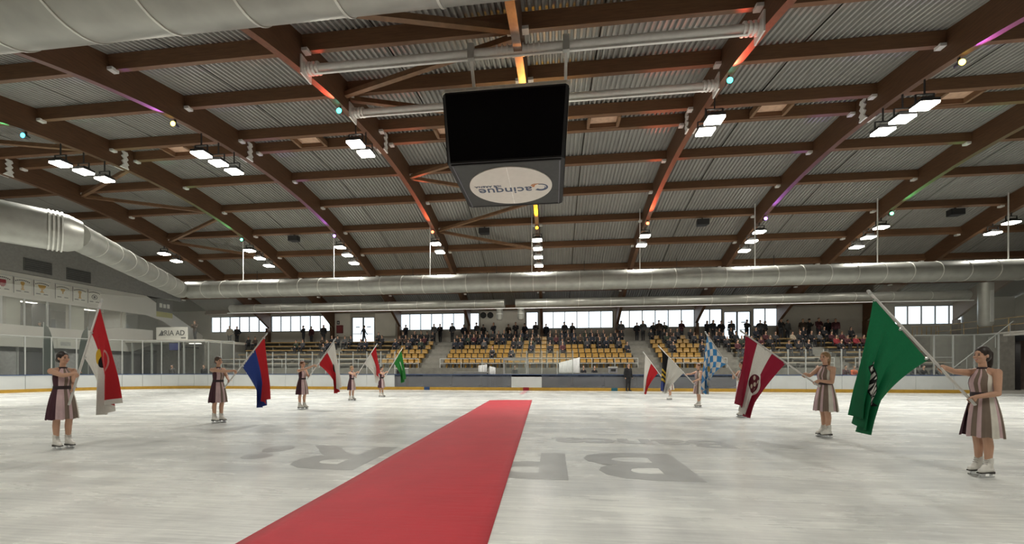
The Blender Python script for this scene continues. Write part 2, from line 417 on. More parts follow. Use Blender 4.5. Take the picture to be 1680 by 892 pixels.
def flood(x, y, z, label, light=ld):
    r = thing('floodlight', label, 'floodlight', (x, y, z), 0, 'floodlights under the roof beams')
    link('housing', FL['h'], r); link('lens', FL['l'], r); link('bracket', FL['b'], r)
    top = zb(y)-z
    if top > 0.45: B('drop_rod', M_dark, r, -0.02, 0.02, -0.02, 0.02, 0.42, top)
    if light:
        o = bpy.data.objects.new('flood_glow', light); COL.objects.link(o); o.parent = r; o.location = (0, 0, -0.035)
    return r
FARN = {-5: 2, -4: 2, -3: 3, -2: 3, -1: 2, 0: 4, 1: 2, 2: 3, 3: 3, 4: 2}
for kk, n in FARN.items():
    x = X0+kk*S
    if kk == -5: continue
    for i in range(n):
        y = 25.7+i*0.95
        flood(x, y, zb(y)-0.62, 'lit floodlight over the far boards under the %s' % CNAME[kk])
NEARN = {-4: 3, -3: 3, -2: 3, -1: 2, 0: 2, 1: 2, 2: 3, 3: 3}
for kk, n in NEARN.items():
    x = X0+kk*S
    for i in range(n):
        y = 14.9+i*0.85
        flood(x, y, zb(y)-0.95, 'lit floodlight of the crown row by the %s' % CNAME[kk])
# a third row above the near boards, over the photographer's head
for kk in range(-4, 5):
    x = X0+kk*S
    for i in range(2):
        y = 1.5+i*0.95; flood(x, y, zb(y)-0.62, 'lit floodlight in the row above the near boards', ld2)
# pendant lamps over the stands
k = MB(); k.loft([[Vector((r*math.cos(2*PI*i/14), r*math.sin(2*PI*i/14), z)) for i in range(14)] for r, z in ((0.24, 0.0), (0.25, 0.05), (0.12, 0.16), (0.06, 0.26))]); pen_h = k.mesh('housing', M_dark)
k = MB(); k.loft([[Vector((r*math.cos(2*PI*i/14), r*math.sin(2*PI*i/14), z)) for i in range(14)] for r, z in ((0.21, -0.03), (0.23, 0.005))]); pen_l = k.mesh('lens', glow('pendant_lens', (1.0, 0.95, 0.85), 9.0))
pl = bpy.data.lights.new('pendant', 'AREA'); pl.shape = 'DISK'; pl.size = 0.4; pl.energy = 16; pl.color = (1.0, 0.94, 0.84)
for kk in range(-4, 4):
    x = X0+(kk+0.5)*S; z = 9.05
    r = thing('pendant_lamp', 'small round lit pendant lamp hanging over the stands above the big duct', 'lamp', (x, 30.6, z), 0, 'pendant lamps over the stands')
    link('housing', pen_h, r); link('lens', pen_l, r)
    B('cord', M_dark, r, -0.015, 0.015, -0.015, 0.015, 0.25, zr(30.6)-z)
    o = bpy.data.objects.new('pendant_glow', pl); COL.objects.link(o); o.parent = r; o.location = (0, 0, -0.05)
# coloured spotlights washing the undersides of the beams
def spotlight(x, y, z, lens, col, aim, label, power=SPOT_W, cone=34):
    r = thing('spotlight', label, 'spotlight', (x, y, z), 0, 'coloured beam spotlights')
    k = MB(); k.tube([(0, 0.16, 0), (0, 0.02, 0), (0, -0.03, 0)], [0.07, 0.10, 0.115], 14); k.obj('housing', M_dark, r)
    k = MB(); k.tube([(0, -0.025, 0), (0, -0.055, 0)], [0.10, 0.095], 14); k.obj('lens', glow('spot_lens_%.2f_%.2f_%.2f' % lens, lens, 9.0), r)
    B('bracket', M_dark, r, -0.02, 0.02, 0.03, 0.09, 0.08, max(0.12, zb(y)-z))
    d = bpy.data.lights.new('spot', 'SPOT'); d.energy = power; d.color = col; d.spot_size = math.radians(cone); d.spot_blend = 0.6; d.shadow_soft_size = 0.05
    o = bpy.data.objects.new('spot_glow', d); COL.objects.link(o); o.parent = r; o.location = (0, -0.08, 0)
    o.rotation_euler = (Vector(aim)-Vector((x, y-0.08, z))).to_track_quat('-Z', 'Y').to_euler()
for kk in range(-3, 4):
    x = X0+kk*S; y = 25.0
    spotlight(x, y, zb(y)-0.22, COLS[kk], COLS[kk], (x, 20.0, zb(20.0)+0.02), 'small spotlight aimed along the underside of the %s' % CNAME[kk])
NEARC = {-3: ((0.05, 0.55, 0.9), (0.1, 1, 0.4)), -2: ((1.0, 0.7, 0.1), (0.45, 0.16, 1.0)), -1: ((0.05, 0.85, 0.6), (1.0, 0.10, 0.05)), 1: ((0.05, 0.85, 0.6), (1.0, 0.10, 0.05)), 2: ((1.0, 0.7, 0.1), (0.55, 0.12, 0.8))}
for kk, (lens, c) in NEARC.items():
    x = X0+kk*S; y = 13.7
    spotlight(x, y, zb(y)-0.22, lens, c, (x+(0.5 if kk < 0 else -0.5), 8.6, zb(8.6)+0.5), 'small spotlight by the crown floodlights on the %s' % CNAME[kk], SPOT_W*0.5, 46)
x = X0; spotlight(x, 14.1, zb(14.1)-0.22, (1.0, 0.5, 0.05), (1.0, 0.30, 0.04), (x, 9.0, zb(9.0)+0.02), 'orange spotlight above the scoreboard on the middle beam', SPOT_W*0.3, 40)
# white steel pipes that carry the scoreboard
for yy, zc, zl, lab in ((11.5, 11.2, 0, 'white steel pipe spanning the roof beams in front of the scoreboard'), (14.4, 11.72, 0, 'white steel pipe spanning the roof beams behind the scoreboard')):
    r = thing('support_pipe', lab, 'pipe', (X0, yy, zc))
    k = MB(); k.tube([(-S+0.16, 0, 0), (S-0.16, 0, 0)], 0.125, 16, True); smooth_angle(k.obj('pipe', M_whitemetal, r).data)
    k = MB(); k.bar((-S+0.5, -0.02, -0.17), (S-0.5, -0.02, -0.17), 0.07, 0.05); k.obj('lower_flange', M_whitemetal, r)
    for sx in (-1, 1):
        for j in range(4):
            k = MB(); k.tube([(sx*(S-0.2-0.13*j)-0.03, 0, 0), (sx*(S-0.2-0.13*j)+0.03, 0, 0)], 0.19, 16); k.obj('end_collar', M_whitemetal, r)
        k = MB(); k.box(sx*(S-0.15)-0.025, sx*(S-0.15)+0.025, -0.26, 0.26, -0.30, 0.30); k.obj('end_plate', M_whitemetal, r)
    for j in range(-4, 5):
        if j: 
            k = MB(); k.tube([(0.16*j-0.025, 0, 0), (0.16*j+0.025, 0, 0)], 0.17, 16); k.obj('middle_collar', M_whitemetal, r)
    for sx in (-1, 1):
        k = MB(); k.box(sx*1.45-0.10, sx*1.45+0.10, -0.16, 0.16, -0.24, 0.22); k.obj('clamp', M_stan, r)
        z2 = 10.0-zc; y2 = (12.2-yy) if yy < 13 else (13.9-yy)
        k = MB(); k.bar((sx*1.45, 0, -0.2), (sx*1.45, y2, z2), 0.09, 0.09); k.obj('hanger_post', M_whitemetal, r)

# ------------------------------------------------------------------ scoreboard
def text_mesh(body, size, name='lettering', extr=0.004, bold=0.0):
    c = bpy.data.curves.new(name, 'FONT'); c.body = body; c.size = size; c.align_x = 'CENTER'; c.align_y = 'CENTER'; c.extrude = extr; c.offset = bold
    c.resolution_u = 3
    o = bpy.data.objects.new(name, c); COL.objects.link(o); bpy.context.view_layer.update()
    me = bpy.data.meshes.new_from_object(o.evaluated_get(bpy.context.evaluated_depsgraph_get())); bpy.data.objects.remove(o)
    return me
def put_text(body, size, m, parent, loc, rot, bold=0.0, name='lettering', sx=1.0):
    me = text_mesh(body, size, name, 0.004, bold); me.materials.clear(); me.materials.append(m)
    o = link(name, me, parent, loc); o.rotation_euler = rot; o.scale = (sx, 1, 1); return o
sb = thing('scoreboard', 'hanging black four-sided video cube with a white sponsor disc underneath', 'scoreboard', (-1.45, 13.0, 7.8))
M_sbgrey = mat('scoreboard_grey', (0.035, 0.037, 0.037), 0.55)
bw, bd, tw, td, hh = 1.80, 1.60, 1.93, 1.72, 2.10
def ring(hx, hy, z, c=0.10): return [Vector(p) for p in ((-hx+c,-hy,z),(hx-c,-hy,z),(hx,-hy+c,z),(hx,hy-c,z),(hx-c,hy,z),(-hx+c,hy,z),(-hx,hy-c,z),(-hx,-hy+c,z))]
k = MB(); k.loft([ring(bw, bd, 0), ring(tw, td, hh)]); k.obj('cabinet', M_blackm, sb)
k = MB(); k.loft([ring(tw+0.02, td+0.02, hh), ring(tw+0.02, td+0.02, hh+0.09)]); k.obj('top_frame', mat('sb_top', (0.55, 0.52, 0.45), 0.5), sb)
for s_ in (-1, 1):
    k = MB(); y0_, y1_ = s_*(bd+0.003), s_*(td-0.003)
    k.prism([(-bw+0.1, y0_+s_*0.006, 0.05), (bw-0.1, y0_+s_*0.006, 0.05), (tw-0.1, y1_, hh-0.06), (-tw+0.1, y1_, hh-0.06)], (0, s_*0.014, 0)); k.obj('screen', M_black, sb)
    k = MB(); x0_, x1_ = s_*(bw+0.003), s_*(tw-0.003)
    k.prism([(x0_+s_*0.006, -bd+0.1, 0.05), (x0_+s_*0.006, bd-0.1, 0.05), (x1_, td-0.1, hh-0.06), (x1_, -td+0.1, hh-0.06)], (s_*0.014, 0, 0)); k.obj('screen', M_black, sb)
k = MB(); k.box(-bw+0.12, bw-0.12, -bd+0.12, bd-0.12, -0.02, 0.0); k.obj('bottom_panel', M_sbgrey, sb)
for s_ in (-1, 1):
    B('bottom_trim', mat('sb_trim', (0.10, 0.10, 0.12), 0.4), sb, s_*(bw-0.14)-0.02, s_*(bw-0.14)+0.02, -bd+0.12, bd-0.12, -0.035, -0.01)
    B('bottom_trim', M_blackm, sb, -bw+0.1, bw-0.1, s_*(bd-0.1)-0.03, s_*(bd-0.1)+0.03, -0.035, -0.01)
disc = MB(); disc.loft([[Vector((1.42*math.cos(2*PI*i/64), 1.30*math.sin(2*PI*i/64), z)) for i in range(64)] for z in (-0.05, -0.02)]); disc_o = disc.obj('sponsor_disc', mat('disc_white', (0.62, 0.59, 0.54), 0.5, var=0.03), sb)
B('seam', mat('disc_seam', (0.80, 0.78, 0.74), 0.5), disc_o, -0.012, 0.012, -1.28, 1.28, -0.054, -0.048)
M_navy = mat('print_navy', (0.05, 0.075, 0.14), 0.5); M_orange = mat('print_orange', (0.55, 0.20, 0.06), 0.5)
put_text('acinque', 0.62, M_navy, disc_o, (-0.22, 0.22, -0.054), (PI, 0, PI), 0.004, sx=1.0)   # readable from the far side, looking up
put_text('ICE ARENA', 0.17, M_navy, disc_o, (-0.78, -0.12, -0.054), (PI, 0, PI), 0.002, sx=1.1)
k = MB()
def arc_band(k, cx, cy, rx, ry, a0, a1, w0, w1, z, n=22):
    vs = []; fs = []
    for i in range(n+1):
        t = i/n; a = a0+(a1-a0)*t; w = w0+(w1-w0)*t
        for q in (-1, 1): vs.append((cx+(rx+q*w)*math.cos(a), cy+(ry+q*w)*math.sin(a), z))
    for i in range(n): fs.append((2*i, 2*i+1, 2*i+3, 2*i+2))
    k.add(vs, fs)
arc_band(k, 1.03, 0.10, 0.22, 0.21, -1.9, 2.4, 0.02, 0.05, -0.056); arc_band(k, 1.03, 0.12, 0.15, 0.15, -0.6, 2.6, 0.01, 0.035, -0.057); k.obj('logo_ring', M_navy, disc_o)
k = MB(); arc_band(k, 0.98, 0.02, 0.20, 0.17, 2.9, 4.7, 0.045, 0.01, -0.056); arc_band(k, 0.92, -0.03, 0.20, 0.15, 3.1, 4.4, 0.03, 0.008, -0.057); k.obj('logo_flame', M_orange, disc_o)

# ------------------------------------------------------------------ air ducts
M_seam = mat('duct_seam', (0.62, 0.62, 0.57), 0.35, metal=0.4, var=0.04)
def duct_line(name, label, pts, r, seg=1.5, n=24, group=None):
    root = thing(name, label, 'duct', pts[0], 0, group); base = Vector(pts[0])
    for a, b_ in zip(pts[:-1], pts[1:]):
        a = Vector(a)-base; b_ = Vector(b_)-base; L = (b_-a).length; m_ = max(1, round(L/seg))
        for i in range(m_):
            p = a.lerp(b_, i/m_); q = a.lerp(b_, (i+1)/m_); d = (b_-a).normalized()
            k = MB(); k.tube([p, q], r, n); smooth_angle(k.obj('duct_segment', M_steel, root).data)
            if i or (a-Vector((0,0,0))).length > 0.1:
                k = MB(); k.tube([p-d*0.02, p+d*0.02], r+0.018, n); smooth_angle(k.obj('seam_ring', M_seam, root).data)
    return root
DZ = 7.34
fl = gz(292, 472, DZ); fl.y = 25.5
far_d = duct_line('air_duct', 'long round steel duct running above the far boards', [(30.5, 25.5, DZ), (fl.x, 25.5, DZ)], 0.61)
near_d = duct_line('air_duct', 'large round steel duct running overhead above the near boards', [(20.0, 5.1, DZ), (-17.5, 5.1, DZ)], 0.63, 1.45, 40)
pA = gz(118, 384, DZ); pB = gz(0, 362, DZ); dirv = (pB-pA).normalized()
lft = duct_line('air_duct', 'round steel duct crossing to the trophy banner gallery, thicker at one end', [(fl.x-0.5, 25.3, DZ), (pA.x, pA.y, DZ)], 0.60, 1.5)
k = MB(); b0 = Vector((fl.x-0.5, 25.3, DZ))
k.tube([pA-b0+dirv*(-0.3), pA-b0+dirv*0.1, pA-b0+dirv*0.6, pA-b0+dirv*8], [0.60, 0.78, 0.82, 0.82], 24); smooth_angle(k.obj('wide_section', M_steel, lft).data)
for j in range(8):
    k = MB(); p = pA-b0+dirv*(0.3+0.12*j if j < 4 else 0.8+(j-3)*1.6); k.tube([p-dirv*0.025, p+dirv*0.025], 0.85, 24); k.obj('seam_ring', M_seam, lft)
# hangers of the big duct
for kk in range(-3, 5):
    x = X0+kk*S-0.36
    o = tag(B('duct_hanger', M_whitemetal, None, x-0.025, x+0.025, 25.48, 25.52, DZ+0.60, zr(25.5)-0.02), 'thin white rod holding the long duct under a roof beam', 'rod', 'rods of the long duct')
# smaller duct over the stands, two lengths
w1, w2, w3 = gY(380, 497, 32.5).x, gY(828, 497, 32.5).x, gY(846, 497, 32.5).x
duct_line('air_duct', 'slimmer steel duct over the wooden benches and doors', [(w1, 32.5, 7.1), (w2, 32.5, 7.1)], 0.38, 2.6, 18)
duct_line('air_duct', 'slimmer steel duct over the yellow seats and crowd', [(w3, 32.5, 7.1), (31.5, 32.5, 7.1)], 0.38, 2.6, 18)
for xx in (w2-0.45, w3+0.45):
    r = thing('vent_pipe', 'short grey vertical vent pipe dropping between the slim ducts', 'pipe', (xx, 32.5, 5.7), 0, 'vent pipes between the slim ducts')
    k = MB(); k.tube([(0, 0, 0), (0, 0, 0.12), (0, 0, 1.02)], [0.20, 0.27, 0.27], 16); smooth_angle(k.obj('pipe_body', M_steel, r).data)
    k = MB(); k.tube([(0, 0, 0.5), (0, 0, 0.55)], 0.295, 16); k.obj('seam_ring', M_seam, r)
p = gY(1617, 500, 31.5); r = thing('vent_pipe', 'tall grey vertical duct standing beside the doorway gallery', 'pipe', (p.x, 31.5, 4.6))
k = MB(); k.tube([(0, 0, 0), (0, 0, 0.2), (0, 0, 3.2)], [0.30, 0.40, 0.40], 20); smooth_angle(k.obj('pipe_body', M_steel, r).data)
k = MB(); k.box(-0.10, 0.10, -0.44, -0.385, 0.3, 2.6); k.obj('ladder_strip', M_stan, r)
# light rail under the slim duct
k = MB(); k.box(w1, 31.5, 32.0, 32.06, 6.60, 6.66); tag(k.obj('cable_tray', M_whitemetal), 'thin white cable tray running under the slim ducts', 'tray')
# round fans
for px in (793, 804.5):
    p = gY(px, 517, YF-0.07); r = thing('wall_fan', 'round black ventilation fan on the white wall panel', 'fan', (p.x, YF-0.065, p.z), 0, 'round wall fans')
    k = MB(); k.tube([(0, 0, 0), (0, -0.10, 0)], 0.30, 24); k.obj('fan_ring', M_blackm, r)
    for j in range(6):
        a = j*PI/3; k = MB(); k.bar((0.05*math.cos(a), -0.115, 0.05*math.sin(a)), (0.26*math.cos(a), -0.115, 0.26*math.sin(a)), 0.10, 0.012, (0,1,0)); k.obj('blade', M_dark, r)
# loudspeakers under the purlins
for px, py, y in ((795, 370, 26.0), (483, 383, 26.0), (1152, 352, 26.0), (1567, 331, 26.0)):
    p = gY(px, py, y); z = zr(26.0)-0.46
    r = thing('loudspeaker', 'black box loudspeaker hanging under a purlin', 'loudspeaker', (p.x, y, z-0.42), 0, 'loudspeakers under the purlins')
    k = MB(); k.prism([(-0.38, -0.2, 0.30), (0.38, -0.2, 0.30), (0.30, 0.22, 0.30), (-0.30, 0.22, 0.30)], (0, 0, -0.36)); k.obj('cabinet', M_blackm, r)
    B('grille', M_dark, r, -0.35, 0.35, -0.225, -0.2, -0.03, 0.27); B('bracket', M_dark, r, -0.04, 0.04, -0.03, 0.03, 0.30, 0.42)

# ------------------------------------------------------------------ rink boards with glass
boards = thing('rink_boards', 'white rink boards with yellow kick strip, blue cap rail and clear shields', 'rink boards', (0, 0, 0))
BX0, BX1 = gY(632, 625, RY1).x, gY(1205, 625, RY1).x           # players' bench stretch
GP = [(gY(a, 600, RY1).x, gY(b_, 600, RY1).x) for a, b_ in ((838, 905),)]
blu = [gY(700.5, 638, RY1).x, gY(1008, 638, RY1).x]; redx = gY(863, 638, RY1).x
GATE = gY(1655, 638, RY1).x
N = len(PATH)
for i in range(N):
    a, b_ = PATH[i], PATH[(i+1) % N]; mid = (a+b_)/2
    if mid.y < 1.0 and abs(mid.x) < 3.0: continue           # gate where the photographer stands
    if mid.y > 25 and mid.x > GATE-0.5 and mid.x < GATE+4: continue    # open gate at the far corner
    L = (b_-a).length; d = (b_-a).normalized(); nrm = Vector((d.y, -d.x, 0))      # outward
    Mx = Matrix((( d.x, nrm.x, 0, a.x), (d.y, nrm.y, 0, a.y), (0, 0, 1, 0), (0, 0, 0, 1)))
    bench = mid.y > 25.5 and BX0 < mid.x < BX1
    k = MB(); k.box(0.008, L-0.008, 0.0, 0.07 if not bench else 0.03, 0.19, 1.05, Mx)
    k.obj('board_panel', M_shield if bench and not (GP[0][0]+0.6 < mid.x < GP[0][1]-0.2) else M_board, boards)
    k = MB(); k.box(0, L, -0.015, 0.09, 0, 0.20, Mx); k.obj('kick_strip', M_kick, boards)
    k = MB(); k.box(0, L, -0.03, 0.14, 1.05, 1.10, Mx); k.obj('cap_rail', M_rail, boards)
    if bench:
        k = MB(); k.box(0, L, 0.0, 0.06, 0.93, 1.05, Mx); k.obj('top_strip', mat('bench_strip', (0.30, 0.34, 0.42), 0.3), boards)
    if mid.y < 1.0: continue
    glass = not bench or (GP[0][0]-0.3 < mid.x < GP[0][1]+0.9)
    if glass:
        side = mid.y > 25.5 and mid.x > -24 and mid.x < 21
        zt = 2.68 if side else 3.5
        m_ = 2 if L > 1.6 else 1
        for j in range(m_):
            k = MB(); k.box(L*j/m_+0.03, L*(j+1)/m_-0.03, 0.045, 0.057, 1.10, zt, Mx); k.obj('glass_pane', M_glass, boards)
            k = MB(); k.box(L*j/m_-0.028, L*j/m_+0.028, 0.02, 0.08, 1.10, zt+0.02, Mx); k.obj('stanchion', M_stan, boards)
        if not side:
            k = MB(); k.box(0, L, 0.03, 0.075, zt, zt+0.05, Mx); k.obj('glass_top_rail', M_stan, boards)
for bx, c in ((blu[0], 'mark_blue'), (blu[1], 'mark_teal'), (redx, 'mark_red')):
    mm = mat(c, {'mark_blue': (0.02, 0.06, 0.17), 'mark_teal': (0.01, 0.11, 0.15), 'mark_red': (0.30, 0.01, 0.015)}[c], 0.4)
    B('kick_mark', mm, boards, bx-0.2, bx+0.2, RY1-0.035, RY1-0.005, 0.002, 0.21)
# protective nets behind both ends
for sx, lab in ((-1, 'grey safety net hanging in front of the trophy banner gallery'), (1, 'grey safety net hanging in front of the doorway gallery')):
    k = MB(); pts = []
    cx = (RX0+RR) if sx < 0 else (RX1-RR); xe = gY(385, 480, RY1+0.25).x if sx < 0 else gY(1434, 480, RY1+0.25).x
    pts.append(Vector((xe, RY1+0.25, 0)))
    for i in range(13):
        a = PI/2*(1-i/12); pts.append(Vector((cx+sx*(RR+0.25)*math.cos(a), RY1-RR+(RR+0.25)*math.sin(a), 0)))
    pts.append(Vector((cx+sx*(RR+0.25), 4.0, 0)))
    vs = [Vector((p.x, p.y, 3.4)) for p in pts]+[Vector((p.x, p.y, 6.7)) for p in pts]; n = len(pts)
    k.add(vs, [(i, i+1, i+1+n, i+n) for i in range(n-1)]); tag(k.obj('safety_net', M_net), lab, 'net')

# ------------------------------------------------------------------ lines and lettering in the ice
M_faint = mat('ice_letter', (0.38, 0.385, 0.37), 0.35, var=0.10, scale=3)
il = thing('ice_lettering', 'large grey faded sponsor lettering under the ice beside the carpet', 'lettering', (0, 0, 0))
def ice_text(ch, px0, px1, pyn, pyf, m=M_faint):
    """letter seen upside down: its foot lies on the far side"""
    n_ = gz((px0+px1)/2, pyn); f_ = gz((px0+px1)/2, pyf); c = (n_+f_)/2
    wd = (gz(px1, (pyn+pyf)/2)-gz(px0, (pyn+pyf)/2)).length; hd = abs(n_.y-f_.y)
    me = text_mesh(ch, 1.0, 'letter', 0.0008, 0.028); xs = [v.co.x for v in me.vertices]; ys_ = [v.co.y for v in me.vertices]
    cx_, cy_ = (max(xs)+min(xs))/2, (max(ys_)+min(ys_))/2
    for v in me.vertices: v.co.x = (v.co.x-cx_)*wd/(max(xs)-min(xs)); v.co.y = (v.co.y-cy_)*hd/(max(ys_)-min(ys_))
    me.materials.clear(); me.materials.append(m)
    o = link('letter', me, il, (c.x, c.y, 0.0012)); o.rotation_euler = (0, 0, PI); return o
ice_text('B', 960, 1122, 787, 743); ice_text('P', 790, 930, 785, 742); ice_text('E', 640, 770, 780, 740); ice_text('R', 462, 625, 770, 731)
ice_text('.', 435, 480, 742, 730); ice_text('.', 398, 445, 753, 743)
ice_text('Banca', 905, 1190, 732, 720, mat('ice_letter_pale', (0.45, 0.455, 0.44), 0.35, var=0.1))
M_pink = mat('ice_pink', (0.62, 0.36, 0.37), 0.35, var=0.15, scale=3)
il2 = MB(); il2.box(redx-0.14, redx+0.14, 21.8, RY1-0.04, 0.0, 0.0012); tag(il2.obj('centre_line', M_pink), 'faded pink centre line under the ice at the far boards', 'line')

# ------------------------------------------------------------------ red carpet
def carpet():
    r0, r1 = gz(800, 892), gz(873, 657); l0, l1 = gz(390, 892), gz(803, 657)
    r0 = r0+(r0-r1)*0.14; l0 = l0+(l0-l1)*0.14
    k = MB(); nu, nv = 14, 90; vs = []; fs = []
    for j in range(nv+1):
        t = j/nv; a = l0.lerp(l1, t); b_ = r0.lerp(r1, t)
        for i in range(nu+1):
            s = i/nu; p = a.lerp(b_, s)
            w = 0.004*math.sin(17*t+3*s)+0.003*math.sin(41*t-5*s+1.0)+0.004*math.sin(9*s+23*t)
            p.z = 0.012+w*0.6+(0.02*max(0, (t-0.985)/0.015) if True else 0)
            p.z = max(p.z, 0.004); vs.append(p)
    for j in range(nv):
        for i in range(nu): a = j*(nu+1)+i; fs.append((a, a+1, a+nu+2, a+nu+1))
    k.add(vs, fs); m = mat('carpet_red', (0.50, 0.026, 0.040), 0.62, var=0.06, scale=2.0, spec=0.35)
    n_, l_ = m.node_tree.nodes, m.node_tree.links; b_ = n_['Principled BSDF']
    b_.inputs['Sheen Weight'].default_value = 0.22; b_.inputs['Sheen Roughness'].default_value = 0.4; b_.inputs['Sheen Tint'].default_value = (1, 0.5, 0.5, 1)
    nz = n_.new('ShaderNodeTexNoise'); nz.inputs['Scale'].default_value = 2.2; nz.inputs['Detail'].default_value = 4
    tc = n_.new('ShaderNodeTexCoord'); mp = n_.new('ShaderNodeMapping'); mp.inputs['Scale'].default_value = (1, 5, 1); mp.inputs['Rotation'].default_value = (0, 0, 0.15)
    l_.new(tc.outputs['Object'], mp.inputs[0]); l_.new(mp.outputs[0], nz.inputs['Vector'])
    bp = n_.new('ShaderNodeBump'); bp.inputs['Strength'].default_value = 0.25; bp.inputs['Distance'].default_value = 0.03
    l_.new(nz.outputs['Fac'], bp.inputs['Height']); l_.new(bp.outputs[0], b_.inputs['Normal'])
    o = k.obj('red_carpet', m, None, True); md = o.modifiers.new('t', 'SOLIDIFY'); md.thickness = 0.008; md.offset = 1
    tag(o, 'long red carpet laid across the ice towards the far boards', 'carpet')
carpet()

# ================================================================== grandstand
NROW, RY_, RD, RZ, RH = 6, 29.6, 0.86, 1.55, 0.42
SX0, SX1 = -29.0, 27.9
gs = bpy.data.objects.new('grandstand', None); COL.objects.link(gs); struct(gs); gs['label'] = 'stepped concrete grandstand behind the far boards'
B('front_wall', M_concrete, gs, SX0, SX1, RY_-0.2, RY_, -0.03, RZ)
for i in range(NROW):
    B('step', M_concrete if i % 2 else mat('concrete_b', (0.19, 0.18, 0.15), 0.85, var=0.15, scale=3), gs, SX0, SX1, RY_+RD*i, RY_+RD*(i+1), -0.03, RZ+RH*i)
B('walkway', M_concrete, gs, SX0, SX1, RY_+RD*NROW, YF-0.02, -0.03, WALK)
B('walkway', M_concrete, gs, SX1, 32.68, 31.3, YF-0.02, -0.03, WALK)
AISLES = [(-10.7, -9.1), (6.5, 8.1), (12.9, 14.2), (-20.6, -19.4), (20.2, 21.4)]
for a, b_ in AISLES:
    for i in range(NROW):
        B('aisle_step', M_step, gs, a, b_, RY_+RD*i+RD*0.45, RY_+RD*(i+1)-0.002, RZ+RH*i+0.002, RZ+RH*(i+0.5))
def rowz(i): return RZ+RH*i
def rowy(i): return RY_+RD*i
# guard rail on the front wall
for a, b_ in ((-28.5, -20.7), (-19.3, -10.8), (-9.0, 6.4), (8.2, 12.8), (14.3, 20.1), (21.5, 27.7)):
    r = thing('guard_rail', 'thin steel guard rail along the front of the grandstand', 'railing', ((a+b_)/2, RY_-0.1, RZ), 0, 'guard rails of the grandstand')
    h = (b_-a)/2
    for zz in (0.35, 0.72):
        k = MB(); k.tube([(-h, 0, zz), (h, 0, zz)], 0.022, 8); k.obj('rail', M_stan, r)
    n = max(2, round((b_-a)/1.8))
    for j in range(n+1):
        k = MB(); k.tube([(-h+2*h*j/n, 0, 0), (-h+2*h*j/n, 0, 0.74)], 0.025, 8); k.obj('post', M_stan, r)
# wooden benches
bm_c = {}
def bench(xa, xb, i, where):
    w = round(xb-xa, 2)
    r = thing('wooden_bench', 'wooden bench %s, step %d from the front' % (where, i+1), 'bench', ((xa+xb)/2, rowy(i)+0.55, rowz(i)), 0, 'wooden benches of the grandstand')
    if w not in bm_c:
        k = MB(); k.box(-w/2, w/2, -0.24, -0.01, 0.32, 0.42); p1 = k.mesh('seat_plank', M_bench)
        k = MB(); k.box(-w/2, w/2, 0.01, 0.20, 0.38, 0.42); p2 = k.mesh('seat_plank', M_bench)
        k = MB(); k.box(-0.03, 0.03, -0.17, 0.17, 0.0, 0.38); bm_c[w] = (p1, p2, k.mesh('support', M_concrete))
    p1, p2, sp = bm_c[w]; link('seat_plank', p1, r); link('seat_plank', p2, r)
    n = max(2, round(w/1.9))
    for j in range(n+1): link('support', sp, r, (-w/2+0.1+(w-0.2)*j/n, 0, 0))
for i in range(NROW):
    bench(-28.6, -20.8, i, 'between the corner platform and the narrow steps'); bench(-19.2, -14.6, i, 'between the narrow steps and the yellow seats')
    bench(14.4, 20.0, i, 'beside the second pair of glass doors'); bench(21.6, 27.7, i, 'below the blank wall by the doorway gallery')

# ------------------------------------------------------------------ people
def cap_pts(p0, p1, r0, r1): return ('c', Vector(p0), Vector(p1), r0, r1)
def grow(prims, voxel, mats, smooth_it=2):
    """one continuous surface round a list of (tag, capsule | ellipsoid); faces take the material of the nearest piece"""
    k = MB()
    for tg, p in prims:
        if p[0] == 'c':
            _, a, b_, r0, r1 = p; d = b_-a
            if d.length < 1e-5: d = Vector((0,0,1e-4)); b_ = a+d
            dn = d.normalized(); L = d.length; pts = []; rs = []
            for q in (-0.92, -0.7, -0.35): pts.append(a+dn*r0*q); rs.append(r0*math.sqrt(1-q*q))
            m_ = 4
            for j in range(m_+1): t = j/m_; pts.append(a+d*t); rs.append(r0+(r1-r0)*t)
            for q in (0.35, 0.7, 0.92): pts.append(b_+dn*r1*q); rs.append(r1*math.sqrt(1-q*q))
            k.tube(pts, rs, 10)
        else:
            _, c, r, M = p; k.ell(c, r, 14, 10, M)
    me = k.mesh('tmp', mats[0]); o = bpy.data.objects.new('tmp', me); COL.objects.link(o)
    md = o.modifiers.new('r', 'REMESH'); md.mode = 'VOXEL'; md.voxel_size = voxel
    bpy.context.view_layer.update()
    ev = o.evaluated_get(bpy.context.evaluated_depsgraph_get()); out = bpy.data.meshes.new_from_object(ev)
    bpy.data.objects.remove(o); bpy.data.meshes.remove(me)
    bm = bmesh.new(); bm.from_mesh(out)
    for _ in range(smooth_it): bmesh.ops.smooth_vert(bm, verts=bm.verts[:], factor=0.5, use_axis_x=True, use_axis_y=True, use_axis_z=True)
    bm.to_mesh(out); bm.free()
    out.materials.clear()
    for m in mats: out.materials.append(m)
    if len(mats) > 1:
        idx = []
        for f in out.polygons:
            c = f.center; best = 1e9; bi = 0
            for tg, p in prims:
                if p[0] == 'c':
                    _, a, b_, r0, r1 = p; d = b_-a; L2 = max(d.length_squared, 1e-8); t = min(1, max(0, (c-a).dot(d)/L2))
                    ds = (c-(a+d*t)).length-(r0+(r1-r0)*t)
                else:
                    _, cc, r, M = p; q = c-cc
                    if M: q = M.transposed() @ q
                    ds = (math.sqrt((q.x/r[0])**2+(q.y/r[1])**2+(q.z/r[2])**2)-1)*min(r)
                if ds < best: best = ds; bi = tg
            idx.append(bi)
        out.polygons.foreach_set('material_index', idx)
    out.polygons.foreach_set('use_smooth', [True]*len(out.polygons)); out.update()
    return out
C = lambda a, b_, r0, r1: ('c', Vector(a), Vector(b_), r0, r1)
